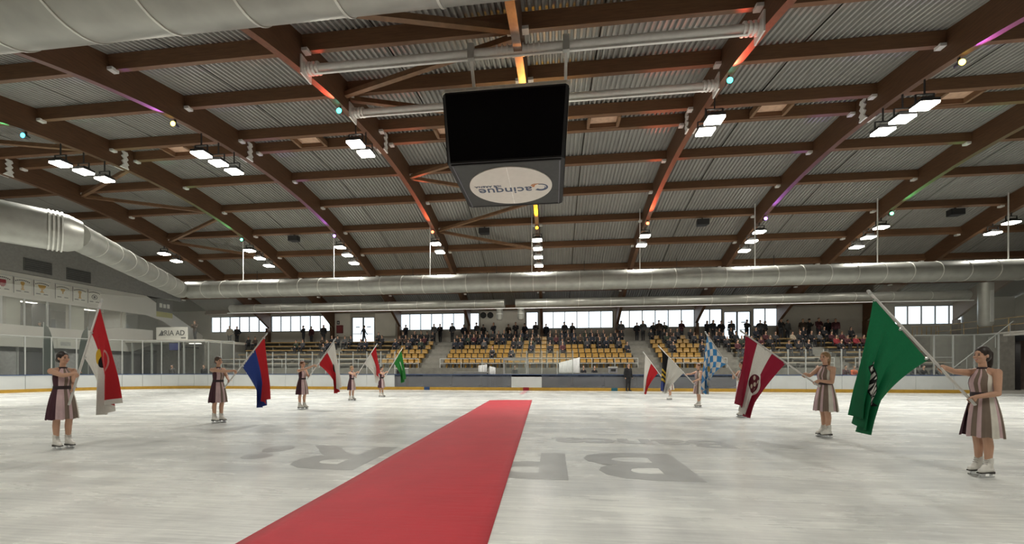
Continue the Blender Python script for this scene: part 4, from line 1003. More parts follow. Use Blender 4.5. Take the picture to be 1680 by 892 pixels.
r = thing('ceiling_light', 'strip light under the corner platform deck', 'light', (gY(315, 563, 29.6).x, 29.9, zp-0.27)); B('tube_cover', glow('strip_glow', (1, 0.95, 0.85), 5.0), r, -0.5, 0.5, -0.1, 0.1, -0.03, 0); B('tray', M_whitemetal, r, -0.55, 0.55, -0.13, 0.13, 0, 0.05)
p0, p1 = gY(256, 553, 29.1), gY(307, 536, 29.1); r = thing('sign_board', 'white advertising board with dark lettering on the corner platform', 'sign', ((p0.x+p1.x)/2, 29.12, zp)); w = (p1.x-p0.x)/2; h = p1.z-zp
B('panel', M_ban, r, -w, w, 0, 0.05, 0.02, h); o = put_text('ARIA AD', 0.62, M_ink, r, (0.05, -0.006, h*0.52), (PI/2, 0, 0), 0.01); k = MB(); k.prism([(-w+0.2, -0.008, h*0.32), (-w+0.62, -0.008, h*0.32), (-w+0.78, -0.008, h*0.7), (-w+0.45, -0.008, h*0.6)], (0, 0.006, 0)); k.obj('logo_mark', M_ink, r); B('small_print', M_ink, r, w-0.6, w-0.15, -0.006, 0, 0.1, 0.2)
p = gY(320, 540, 30.2); person('stand_phone', 1, 'dark brown', (p.x, 30.2, zp), -PI/2, 'person in a dark brown coat standing on the corner platform', 'people on the corner platform')
for px, c in ((283, 'grey'), (335, 'black')):
    q = gY(px, 600, 28.0); person('stand_down', 0, c, (q.x, 28.0, -0.03), -PI/2, 'person in a %s coat standing on the floor by the corner platform' % c, 'people behind the far boards')
# feather flags and a white board behind the glass
M_sail = mat('feather_green', (0.045, 0.062, 0.05), 0.6)
for px, s_ in ((82, 1), (135, -1)):
    p = gX(px, 560, -35.2); r = thing('feather_flag', 'dark green feather flag on a pole in front of the gallery', 'flag', (-35.2, p.y, -0.03), 0, 'feather flags before the gallery')
    k = MB(); pts = []
    for j in range(13):
        t = j/12; z = 1.0+3.7*t; pts.append((0, s_*(-0.36+0.62*math.sqrt(max(0, 1-t**2.6))), z))
    poly = [(0, -0.36*s_, 1.0)]+pts; k.prism(poly, (0.012, 0, 0)); k.obj('sail', M_sail, r)
    k = MB(); k.tube([(0.006, -0.36*s_, 0.05), (0.006, -0.36*s_, 3.2), (0.006, -0.34*s_, 4.75)], 0.02, 8); k.obj('pole', M_stan, r); k = MB(); k.box(-0.25, 0.25, -0.36*s_-0.25, -0.36*s_+0.25, 0.0, 0.06); k.obj('base', M_dark, r)
p = gX(114, 563, -36.7); r = thing('notice_board', 'white notice board on the gallery parapet between the feather flags', 'board', (XG+0.065, p.y, p.z)); B('board_sheet', M_ban, r, 0, 0.04, -0.58, 0.58, -0.38, 0.38); B('frame', M_stan, r, 0, 0.05, -0.6, 0.6, -0.42, -0.38); B('printed_mark', mat('mark_pale', (0.45, 0.45, 0.42), 0.6), r, 0.04, 0.044, -0.4, 0.2, -0.2, 0.1)

# ================================================================== gallery with the doorway (X = 32.7)
XD = 32.7; M_orail = mat('rail_orange', (0.36, 0.22, 0.06), 0.5)
gd = bpy.data.objects.new('doorway_gallery', None); COL.objects.link(gd); gd.location = (XD, 30, 0); struct(gd); gd['label'] = 'raised concrete gallery with a dark doorway under it'
def DB(name, m, x0, x1, y0, y1, z0, z1): k = MB(); k.box(x0-XD, x1-XD, y0-30, y1-30, z0, z1); return k.obj(name, m, gd)
DB('deck', M_wallwhite, XD, XR, 20, YF-0.02, 3.85, 4.05); DB('back_wall', mat('pink_wall', (0.34, 0.25, 0.23), 0.8), XD+2.4, XD+2.5, 20, YF-0.02, -0.03, 3.85)
DB('door_jamb', M_blackm, XD+0.0, XD+0.35, 30.6, 31.3, -0.03, 3.85); DB('lintel', M_blackm, XD, XD+0.3, 20, 31.3, 3.45, 3.85); DB('side_wall', M_concrete, XD, XD+0.15, 31.3, YF-0.02, -0.03, 3.85)
DB('kerb', M_wallwhite, XD-0.05, XD+0.10, 20, YF-0.02, 4.05, 4.15)
r = thing('ceiling_light', 'strip light in the dark doorway under the gallery', 'light', (XD+1.0, 29.4, 3.36)); B('tube_cover', glow('strip_glow', (1, 0.95, 0.85), 5.0), r, -0.1, 0.1, -0.7, 0.7, -0.04, 0); B('tray', M_whitemetal, r, -0.14, 0.14, -0.75, 0.75, 0, 0.06); B('stem', M_dark, r, -0.02, 0.02, -0.02, 0.02, 0.06, 0.49)
o = bpy.data.objects.new('doorway_glow', tl); COL.objects.link(o); o.parent = r; o.location = (0, 0, -0.06)
r = thing('gallery_railing', 'ochre railing along the edge of the doorway gallery', 'railing', (XD+0.02, 28, 4.15))
for j in range(16): k = MB(); k.tube([(0, -7+j*1.0, 0), (0, -7+j*1.0, 1.0)], 0.03, 8); k.obj('post', M_orail, r)
for z in (0.5, 1.0): k = MB(); k.tube([(0, -7.4, z), (0, 8.2, z)], 0.03, 8); k.obj('rail', M_orail, r)
# sloping stair side next to it
r = thing('side_stair', 'grey concrete stair climbing to the doorway gallery', 'stair', (28.0, 31.2, 0))
for j in range(9): B('stair_step', M_step, r, 0.45*j, 0.45*(j+1)-0.004, -1.2, 0.0, -0.03, 0.42*(j+1))
k = MB(); k.tube([(0, -1.15, 1.3), (4.0, -1.15, 4.8)], 0.03, 8); k.obj('handrail', M_stan, r)
for j in range(5): x = 0.2+j*0.9; k = MB(); k.tube([(x, -1.15, 0.42*int(x/0.45)+0.3), (x, -1.15, 1.3+x*0.875)], 0.02, 8); k.obj('baluster', M_stan, r)
r = thing('bar_chairs', 'stack of ochre chairs below the corner windows', 'chairs', (gY(1515, 541, 35.5).x, 35.5, WALK)) if False else None
p = gY(1516, 545, 35.6); r = thing('guard_rail', 'ochre barred barrier standing below the corner windows', 'barrier', (p.x, 35.6, WALK))
for j in range(6): k = MB(); k.tube([(-0.9+0.36*j, 0, 0), (-0.9+0.36*j, 0, 1.05)], 0.03, 8); k.obj('bar', M_orail, r)
k = MB(); k.tube([(-0.95, 0, 1.05), (0.95, 0, 1.05)], 0.035, 8); k.obj('top_rail', M_orail, r)

# ================================================================== flag bearers
M_burg = mat('dress_burgundy', (0.045, 0.008, 0.018), 0.7); M_dpink = mat('dress_pink', (0.52, 0.37, 0.38), 0.7); M_taupe = mat('dress_taupe', (0.17, 0.125, 0.095), 0.7)
M_cream = mat('dress_cream', (0.62, 0.59, 0.52), 0.7); M_boot = mat('boot_white', (0.74, 0.72, 0.67), 0.45); M_blade = mat('blade_steel', (0.55, 0.56, 0.57), 0.25, metal=0.9); M_sole = mat('boot_sole', (0.03, 0.025, 0.022), 0.5)
M_lace = mat('lace_grey', (0.40, 0.38, 0.35), 0.6); M_eye = mat('eye_dark', (0.02, 0.012, 0.01), 0.3); M_lip = mat('lips', (0.34, 0.08, 0.08), 0.5); M_teeth = mat('teeth', (0.7, 0.68, 0.62), 0.4); M_brow = mat('brow', (0.05, 0.025, 0.015), 0.7)
DRESS = [M_burg, M_dpink, M_taupe, M_cream]
# colour of the dress panels by angle round the body (0 = front, positive = wearer's left)
PAN = [(-180, -112, 0), (-112, -46, 0), (-46, -10, 1), (-10, 8, 2), (8, 22, 1), (22, 50, 2), (50, 74, 3), (74, 86, 1), (86, 104, 2), (104, 140, 3), (140, 180, 2)]
def pcol(deg):
    for a, b_, c in PAN:
        if a <= deg < b_: return c
    return 0
HAIR = {'dark brown': (0.020, 0.011, 0.007), 'brown': (0.055, 0.028, 0.014), 'fair': (0.24, 0.14, 0.06), 'auburn': (0.13, 0.05, 0.02)}
def ik(sh, ha, l1, l2, hint):
    d = ha-sh; L = d.length
    if L > (l1+l2)*0.995: s_ = L/((l1+l2)*0.995); l1 *= s_; l2 *= s_
    dn = d.normalized(); a = (l1*l1-l2*l2+L*L)/(2*L); h = math.sqrt(max(0, l1*l1-a*a))
    hv = hint-dn*hint.dot(dn); hv.normalize(); return sh+dn*a+hv*h
def skater(feet_px, top_py, yaw, hair, style, pole_px, up_px, lo_px, label, voxel, head_yaw=0.0, smile=False, slit=False, py_off=0.0, slim=1.0):
    base = gz(*feet_px); ax = F*CAMH/(feet_px[1]-HY); height = (feet_px[1]-top_py)/F*ax
    sc = height/1.76
    r = thing('person', label, 'person', base, yaw, 'flag bearers on the ice'); r.scale = (sc*slim, sc*slim, sc)
    inv = (Matrix.Translation(base) @ Matrix.Rotation(yaw, 4, 'Z') @ Matrix.Diagonal((sc*slim, sc*slim, sc, 1))).inverted()
    # pole in the vertical plane of the skater
    PY = base.y+py_off
    A, Bt = gY(*pole_px[0], PY), gY(*pole_px[1], PY); ad = (Bt-A).normalized()
    def onpole(px):
        p = gY(*px, PY); return A+ad*(p-A).dot(ad)
    U, Lw = inv @ onpole(up_px), inv @ onpole(lo_px); al = (inv.to_3x3() @ ad).normalized()
    P = []; T = 0
    def c(a, b_, r0, r1): P.append((T, C(a, b_, r0, r1)))
    def e(cc, rr, M=None): P.append((T, E_(cc, rr, M)))
    for sy in (-1, 1):
        fx = 0.03*sy
        c((0, sy*0.085, 0.93), (0.015+fx, sy*0.080, 0.55), 0.088, 0.058); c((0.01+fx, sy*0.080, 0.55), (-0.02+fx, sy*0.078, 0.42), 0.055, 0.056)
        c((-0.02+fx, sy*0.078, 0.42), (-0.015+fx, sy*0.075, 0.20), 0.056, 0.040)
        e((-0.055, sy*0.075, 0.93), (0.085, 0.085, 0.10))
    e((0, 0, 0.97), (0.105, 0.150, 0.13)); e((0, 0, 1.12), (0.084, 0.118, 0.14)); e((0.005, 0, 1.27), (0.095, 0.135, 0.14)); e((-0.01, 0, 1.37), (0.075, 0.150, 0.10))
    for sy in (-1, 1): e((0.062, sy*0.058, 1.27), (0.042, 0.050, 0.052)); c((-0.01, sy*0.03, 1.45), (-0.012, sy*0.150, 1.415), 0.040, 0.045)
    c((-0.012, 0, 1.42), (0.008, 0, 1.56), 0.050, 0.046)
    Rh = Matrix.Rotation(head_yaw, 3, 'Z'); hc = Vector((0.018, 0, 1.645))
    def H(x, y, z): return hc+Rh @ Vector((x, y, z))
    e(H(-0.008, 0, 0.018), (0.092, 0.073, 0.094), Rh); e(H(0.020, 0, -0.030), (0.070, 0.061, 0.080), Rh); e(H(0.045, 0, -0.078), (0.036, 0.034, 0.028), Rh)
    c(H(0.084, 0, 0.012), H(0.097, 0, -0.020), 0.008, 0.0115); e(H(0.080, 0, -0.055), (0.016, 0.026, 0.013), Rh)
    for sy in (-1, 1): e(H(-0.008, sy*0.073, -0.008), (0.020, 0.010, 0.030), Rh); e(H(0.062, sy*0.040, -0.022), (0.024, 0.022, 0.022), Rh)
    # arms and hands closed round the pole
    for sy, tgt in ((-1, U), (1, Lw)):
        sh = Vector((-0.012, sy*0.165, 1.41))
        toward = (sh-tgt); toward -= al*toward.dot(al); toward.normalize()
        wr = tgt+toward*0.075-al*0.0
        hint = Vector((-0.25, sy*0.55, -0.9)); el = ik(sh, wr, 0.285, 0.245, hint)
        e(sh, (0.055, 0.052, 0.056)); c(sh, sh.lerp(el, 0.45), 0.052, 0.047); c(sh.lerp(el, 0.45), el, 0.047, 0.037); c(el, el.lerp(wr, 0.3), 0.037, 0.039); c(el.lerp(wr, 0.3), wr, 0.039, 0.026)
        # palm lies beside the pole, four fingers of unequal length curl round it, thumb from the other side
        side = al.cross(toward).normalized(); pr = 0.020/sc*1.0
        pc = tgt+toward*(pr+0.018)
        for q in (-0.028, 0.0, 0.028): c(wr, pc+al*q, 0.022, 0.019)
        for j, (q, ln) in enumerate(((0.036, 2.5), (0.012, 3.0), (-0.012, 2.8), (-0.036, 2.2))):
            prev = pc+al*q; n_ = 4
            for s_ in range(1, n_+1):
                a = ln*s_/n_; rr = pr+0.012; pt = tgt+al*q+(toward*math.cos(a)+side*math.sin(a))*rr; c(prev, pt, 0.0105-0.0006*s_, 0.010-0.0006*s_); prev = pt
        prev = pc+al*0.03-side*0.012
        for s_ in range(1, 4):
            a = -0.75*s_; rr = pr+0.012; pt = tgt+al*(0.050+0.004*s_)+(toward*math.cos(a)+side*math.sin(a))*rr; c(prev, pt, 0.012, 0.011); prev = pt
    me = grow(P, voxel, [M_skin], 2); me.name = 'body'; link('body', me, r)
    # face
    for sy in (-1, 1):
        k = MB(); k.ell(H(0.0800, sy*0.030, 0.006), (0.008, 0.014, 0.0075), 10, 7, Rh); k.obj('eye', M_eye, r, True)
        k = MB(); k.ell(H(0.0805, sy*0.031, 0.027), (0.007, 0.019, 0.004), 8, 6, Rh); k.obj('eyebrow', M_brow, r, True)
    k = MB(); k.ell(H(0.0925, 0, -0.052), (0.007, 0.025, 0.009 if smile else 0.007), 10, 7, Rh); lo_ = k.obj('lips', M_lip, r, True)
    if smile: k = MB(); k.ell(H(0.0965, 0, -0.0515), (0.005, 0.019, 0.0042), 8, 6, Rh); k.obj('teeth', M_teeth, lo_, True)
    # hair
    Q = [(0, E_(H(-0.020, 0, 0.034), (0.097, 0.085, 0.096), Rh)), (0, E_(H(-0.045, 0, -0.005), (0.070, 0.080, 0.088), Rh))]
    if style == 'ponytail': Q += [(0, C(H(-0.10, 0, 0.055), H(-0.135, 0, 0.02), 0.032, 0.040)), (0, C(H(-0.135, 0, 0.02), H(-0.135, 0, -0.12), 0.040, 0.032)), (0, C(H(-0.135, 0, -0.12), H(-0.115, 0, -0.22), 0.032, 0.014))]
    else: Q += [(0, E_(H(-0.105, 0, -0.03), (0.045, 0.05, 0.05), Rh))]
    hm = grow(Q, max(0.010, voxel), [mat('hair_'+hair.replace(' ', '_'), HAIR[hair], 0.45, var=0.3, scale=30)], 1); hm.name = 'hair'; link('hair', hm, r)
    # dress: bodice with coloured panels, belt, collar, skirt panels
    n = 72
    def ringp(z, rx, ry, dx=0.0, pl=0.0, ph=0.0):
        out = []
        for i in range(n):
            a = -PI+2*PI*i/n; f = 1+pl*math.cos(18*a+ph); out.append(Vector((dx+rx*f*math.cos(a), ry*f*math.sin(a), z)))
        return out
    rings = [ringp(*q) for q in ((1.075, 0.103, 0.137), (1.13, 0.101, 0.133), (1.20, 0.113, 0.143, 0.010), (1.265, 0.126, 0.150, 0.014), (1.32, 0.116, 0.147, 0.008), (1.37, 0.096, 0.132, -0.002), (1.415, 0.078, 0.098, -0.008), (1.455, 0.062, 0.068, -0.006), (1.478, 0.057, 0.058, -0.002))]
    k = MB()
    vs = [q for R_ in rings for q in R_]; k.v = [tuple(q) for q in vs]
    for i in range(len(rings)-1):
        for j in range(n):
            deg = -180+360*(j+0.5)/n; k.f.append((i*n+j, i*n+(j+1) % n, (i+1)*n+(j+1) % n, (i+1)*n+j)); k.mi.append(pcol(deg))
    bod = k.obj('bodice', DRESS, r, True)
    k = MB(); k.loft([ringp(1.085, 0.107, 0.141), ringp(1.09, 0.110, 0.144), ringp(1.145, 0.107, 0.140), ringp(1.15, 0.103, 0.136)], False); k.obj('belt', mat('belt_dark', (0.018, 0.006, 0.010), 0.6), bod, True)
    k = MB(); k.loft([ringp(1.462, 0.063, 0.068, -0.004), ringp(1.482, 0.063, 0.064, -0.002), ringp(1.487, 0.055, 0.056, 0.0)], False); k.obj('collar', MATS['belt_dark'], bod, True)
    HZ = 0.545; FLR = 0.62
    for a0, a1, cc in PAN:
        if slit and a0 == -46: a0 = -30
        m_ = max(3, int((a1-a0)/3)); k = MB(); L_ = 9; vs = []; fs = []
        for li in range(L_+1):
            t = li/L_; z = 1.105+(HZ-1.105)*t; f0 = 1-(1-t)**2.2
            rx = 0.104+0.150*(0.6*f0+0.4*t)*FLR; ry = 0.138+0.150*(0.6*f0+0.4*t)*FLR
            for j in range(m_+1):
                a = math.radians(a0+(a1-a0)*j/m_); f = 1+0.055*t*math.cos(20*a+0.6)+(0.10*t*t if slit and a0 < -100 else 0)
                vs.append((rx*f*math.cos(a)-0.01, ry*f*math.sin(a), z+0.008*math.cos(9*a)*t))
        for li in range(L_):
            for j in range(m_): q = li*(m_+1)+j; fs.append((q, q+1, q+m_+2, q+m_+1))
        k.add(vs, fs); k.obj('skirt_panel', DRESS[cc], bod, True)
    # skates
    for sy in (-1, 1):
        fx = 0.03*sy-0.012; y = sy*0.078
        bt = grow([(0, C((fx-0.012, y, 0.245), (fx-0.012, y, 0.15), 0.052, 0.048)), (0, C((fx-0.045, y, 0.115), (fx+0.05, y, 0.115), 0.042, 0.043)), (0, C((fx+0.05, y, 0.112), (fx+0.155, y+0.004*sy, 0.098), 0.043, 0.034)), (0, C((fx+0.02, y, 0.17), (fx+0.09, y, 0.125), 0.042, 0.036))], max(0.009, voxel), [M_boot], 1)
        bt.name = 'skate'; bo = link('skate', bt, r)
        k = MB(); k.box(fx-0.085, fx-0.015, y-0.032, y+0.032, 0.052, 0.085); k.box(fx-0.015, fx+0.18, y-0.034, y+0.034, 0.062, 0.080); k.obj('sole', M_sole if hair != 'fair' else M_sole, bo)
        k = MB(); k.prism([(fx-0.13, y-0.002, 0.020), (fx-0.125, y-0.002, 0.002), (fx-0.08, y-0.002, 0.0), (fx+0.14, y-0.002, 0.0), (fx+0.20, y-0.002, 0.010), (fx+0.215, y-0.002, 0.030), (fx+0.20, y-0.002, 0.035), (fx+0.12, y-0.002, 0.022), (fx-0.05, y-0.002, 0.022)], (0, 0.004, 0)); k.obj('blade', M_blade, bo)
        k = MB(); k.box(fx-0.075, fx-0.030, y-0.006, y+0.006, 0.018, 0.056); k.obj('blade_post', M_blade, bo)
        k = MB(); k.prism([(fx+0.07, y-0.006, 0.018), (fx+0.15, y-0.006, 0.018), (fx+0.175, y-0.006, 0.066), (fx+0.05, y-0.006, 0.066)], (0, 0.012, 0)); k.obj('blade_post', M_blade, bo)
        for j in range(4):
            z = 0.235-0.026*j; xx = fx+0.036+0.014*j; k = MB(); k.bar((xx, y-0.028, z), (xx, y+0.028, z), 0.010, 0.008); k.obj('lace', M_lace, bo)
    return PY

# ------------------------------------------------------------------ flags: a cloth hanging from a slanting pole
def flag_mat(name, build):
    m = bpy.data.materials.new(name); m.use_nodes = True
    n, l = m.node_tree.nodes, m.node_tree.links; b_ = n['Principled BSDF']; out = n['Material Output']
    uv = n.new('ShaderNodeUVMap'); sep = n.new('ShaderNodeSeparateXYZ'); l.new(uv.outputs[0], sep.inputs[0])
    class K: pass
    K.U, K.V, K.n, K.l = sep.outputs[0], sep.outputs[1], n, l
    def mt(op, a, c=0.0, d=None):
        k = n.new('ShaderNodeMath'); k.operation = op
        for i, x in enumerate((a, c) if d is None else (a, c, d)):
            if isinstance(x, (int, float)): k.inputs[i].default_value = x
            else: l.new(x, k.inputs[i])
        return k.outputs[0]
    def mix(f, a, c):
        k = n.new('ShaderNodeMix'); k.data_type = 'RGBA'; l.new(f, k.inputs[0])
        for i, x in ((6, a), (7, c)):
            if isinstance(x, tuple): k.inputs[i].default_value = (*x, 1)
            else: l.new(x, k.inputs[i])
        return k.outputs[2]
    def band(x, lo, hi): return mt('MULTIPLY', mt('GREATER_THAN', x, lo), mt('LESS_THAN', x, hi))
    def disc(u0, v0, ru, rv):
        a = mt('DIVIDE', mt('SUBTRACT', K.U, u0), ru); c = mt('DIVIDE', mt('SUBTRACT', K.V, v0), rv)
        return mt('LESS_THAN', mt('ADD', mt('MULTIPLY', a, a), mt('MULTIPLY', c, c)), 1.0)
    K.mt, K.mix, K.band, K.disc = mt, mix, band, disc
    col = build(K)
    nz = n.new('ShaderNodeTexNoise'); nz.inputs['Scale'].default_value = 60; mx = n.new('ShaderNodeMix'); mx.data_type = 'RGBA'; mx.blend_type = 'MULTIPLY'; mx.inputs[0].default_value = 0.25
    l.new(col, mx.inputs[6]); l.new(nz.outputs['Fac'], mx.inputs[7]); col = mx.outputs[2]
    l.new(col, b_.inputs['Base Color']); b_.inputs['Roughness'].default_value = 0.6; b_.inputs['Specular IOR Level'].default_value = 0.25
    tr = n.new('ShaderNodeBsdfTranslucent'); l.new(col, tr.inputs[0]); ms = n.new('ShaderNodeMixShader'); ms.inputs[0].default_value = 0.35
    l.new(b_.outputs[0], ms.inputs[1]); l.new(tr.outputs[0], ms.inputs[2]); l.new(ms.outputs[0], out.inputs[0])
    return m
def flag(PY, pole, A, Bp, c0, Cp, c1, Dp, m, label, folds=3.0, amp=0.05, tail=0.03, rp=0.017, extra=None):
    amp *= 1.9; folds *= 1.35
    """pole: bottom, top pixels; hoist runs A (upper) to Bp (lower); upper edge A>c0>Cp, lower edge Bp>c1>Dp"""
    P = lambda q: gY(q[0], q[1], PY)
    b0, t0 = P(pole[0]), P(pole[1])
    r = thing('flag', label, 'flag', b0, 0, 'regional flags on poles')
    k = MB(); k.tube([Vector(), (t0-b0)], rp, 10); k.obj('pole', mat('pole_white', (0.62, 0.60, 0.57), 0.35, var=0.05), r, True)
    d = (t0-b0).normalized(); k = MB(); k.tube([(t0-b0)-d*0.02, (t0-b0)+d*0.03, (t0-b0)+d*0.05], [rp*1.25, rp*1.25, rp*0.5], 10); k.obj('pole_cap', M_stan, r, True)
    A, Bp, c0, Cp, c1, Dp = [P(q)-b0 for q in (A, Bp, c0, Cp, c1, Dp)]
    nu, nv = 56, 48; vs = []; uvs = []; fs = []
    for j in range(nv+1):
        v = j/nv
        for i in range(nu+1):
            u = i/nu
            h = A.lerp(Bp, u); cc = c0.lerp(c1, u); en = Cp.lerp(Dp, u)
            cc = cc+(A.lerp(Bp, u)-A.lerp(Bp, u))
            p = h*(1-v)**2+cc*(2*v*(1-v))+en*v*v
            w = v**1.1*min(1, 0.25+v)
            y = amp*w*(math.sin(2*PI*folds*u+0.7+1.2*v)+0.45*math.sin(2*PI*(folds*1.9)*u+2.0-0.8*v))
            x = amp*0.35*w*math.cos(2*PI*folds*u+0.4+v)*math.sin(PI*u)
            z = tail*v*v*math.sin(PI*u*2.3+0.5)
            vs.append((p.x+x, p.y+y, p.z+z)); uvs.append((u, v))
    for j in range(nv):
        for i in range(nu): q = j*(nu+1)+i; fs.append((q, q+1, q+nu+2, q+nu+1))
    me = bpy.data.meshes.new('cloth'); me.from_pydata(vs, [], fs); me.materials.append(m); ul = me.uv_layers.new(name='UVMap')
    for lp in me.loops: ul.data[lp.index].uv = uvs[lp.vertex_index]
    me.polygons.foreach_set('use_smooth', [True]*len(me.polygons)); o = link('cloth', me, r)
    for q in (0.03, 0.5, 0.97):
        c_ = A.lerp(Bp, q); k = MB(); k.tube([c_-d*0.012, c_+d*0.012], rp*1.35, 10); k.obj('tie_ring', M_stan, r)
    return r
WHT, RED, DRED, BLU, GRN = (0.66, 0.64, 0.59), (0.42, 0.016, 0.022), (0.27, 0.012, 0.035), (0.022, 0.045, 0.20), (0.008, 0.155, 0.060)
YEL, BLK, SKY, GOLD = (0.50, 0.33, 0.03), (0.012, 0.012, 0.013), (0.05, 0.22, 0.48), (0.55, 0.34, 0.03)
def two(top, bot, at=0.45):
    return lambda K: K.mix(K.mt('GREATER_THAN', K.U, at), top, bot)
def f_l1(K):
    c = K.mix(K.mt('GREATER_THAN', K.U, 0.52), RED, WHT); c = K.mix(K.disc(0.53, 0.36, 0.10, 0.10), c, GOLD); c = K.mix(K.disc(0.50, 0.44, 0.09, 0.07), c, BLK)
    ring_ = K.mt('MULTIPLY', K.disc(0.18, 0.55, 0.10, 0.12), K.mt('SUBTRACT', 1.0, K.disc(0.18, 0.55, 0.075, 0.095))); c = K.mix(ring_, c, (0.45, 0.20, 0.18))
    return K.mix(K.mt('GREATER_THAN', K.V, 0.955), c, WHT)
def f_l3(K):
    c = K.mix(K.mt('GREATER_THAN', K.U, 0.46), WHT, RED); c = K.mix(K.disc(0.44, 0.45, 0.13, 0.10), c, BLK); return K.mix(K.disc(0.50, 0.62, 0.05, 0.05), c, WHT)
def f_l4(K):
    c = K.mix(K.mt('GREATER_THAN', K.U, 0.42), RED, WHT); return K.mix(K.disc(0.40, 0.55, 0.12, 0.10), c, (0.25, 0.03, 0.03))
def f_l5(K):
    c = K.mix(K.band(K.U, 0.40, 0.52), GRN if False else (0.02, 0.17, 0.03), WHT); c2 = K.mix(K.mt('LESS_THAN', K.V, 0.25), c, (0.02, 0.17, 0.03)); return K.mix(K.mt('GREATER_THAN', K.V, 0.85), c2, (0.02, 0.17, 0.03))
def f_r1(K):
    # outlined tree-like figure in white with black edges, down the middle
    c = K.mix(K.disc(9, 9, 0.1, 0.1), GRN, WHT)
    def dia(u0, v0, ru, rv):
        return K.mt('LESS_THAN', K.mt('ADD', K.mt('DIVIDE', K.mt('ABSOLUTE', K.mt('SUBTRACT', K.U, u0)), ru), K.mt('DIVIDE', K.mt('ABSOLUTE', K.mt('SUBTRACT', K.V, v0)), rv)), 1.0)
    st = K.mt('GREATER_THAN', K.mt('FRACT', K.mt('MULTIPLY', K.mt('ADD', K.U, K.mt('MULTIPLY', K.V, 0.6)), 16.0)), 0.42)
    for u0, v0, ru, rv in ((0.28, 0.47, 0.05, 0.03), (0.34, 0.53, 0.15, 0.085), (0.50, 0.64, 0.12, 0.085), (0.63, 0.72, 0.14, 0.06)):
        d_ = dia(u0, v0, ru*1.25, rv*1.25); c = K.mix(d_, c, BLK); c = K.mix(K.mt('MULTIPLY', dia(u0, v0, ru, rv), st), c, WHT)
    return c
def f_r2(K):
    c = K.mix(K.band(K.U, 0.30, 0.66), DRED, WHT)
    sh = K.mt('MULTIPLY', K.disc(0.62, 0.50, 0.25, 0.17), K.mt('GREATER_THAN', K.V, 0.33)); c = K.mix(sh, c, WHT)
    inner = K.mt('MULTIPLY', K.disc(0.62, 0.50, 0.20, 0.135), K.mt('GREATER_THAN', K.V, 0.365)); c = K.mix(inner, c, (0.09, 0.012, 0.02))
    for u0, v0 in ((0.54, 0.43), (0.70, 0.43), (0.62, 0.50), (0.54, 0.56), (0.70, 0.56)): c = K.mix(K.disc(u0, v0, 0.042, 0.030), c, (0.50, 0.42, 0.33))
    return c
def f_r3(K):
    a = K.mt('FRACT', K.mt('ADD', K.mt('MULTIPLY', K.U, 2.0), K.mt('MULTIPLY', K.V, 2.7))); d_ = K.mt('FRACT', K.mt('SUBTRACT', K.mt('MULTIPLY', K.U, 2.0), K.mt('MULTIPLY', K.V, 2.7)))
    x = K.mt('ADD', K.mt('GREATER_THAN', a, 0.5), K.mt('GREATER_THAN', d_, 0.5)); c = K.mix(K.mt('COMPARE', x, 1.0, 0.1), WHT, SKY); return K.mix(K.disc(0.55, 0.5, 0.10, 0.06), c, (0.35, 0.25, 0.08))
def f_r4(K):
    c = K.mix(K.mt('GREATER_THAN', K.U, 0.30), BLK, WHT); st = K.mt('GREATER_THAN', K.mt('FRACT', K.mt('MULTIPLY', K.V, 9.0)), 0.5)
    lo_ = K.mt('MULTIPLY', K.mt('GREATER_THAN', K.V, 0.50), K.mt('LESS_THAN', K.U, 0.36)); c = K.mix(lo_, c, BLK); c = K.mix(K.mt('MULTIPLY', lo_, st), c, YEL)
    return K.mix(K.mt('MULTIPLY', K.mt('LESS_THAN', K.U, 0.3), K.mt('GREATER_THAN', K.V, 0.80)), c, BLU)
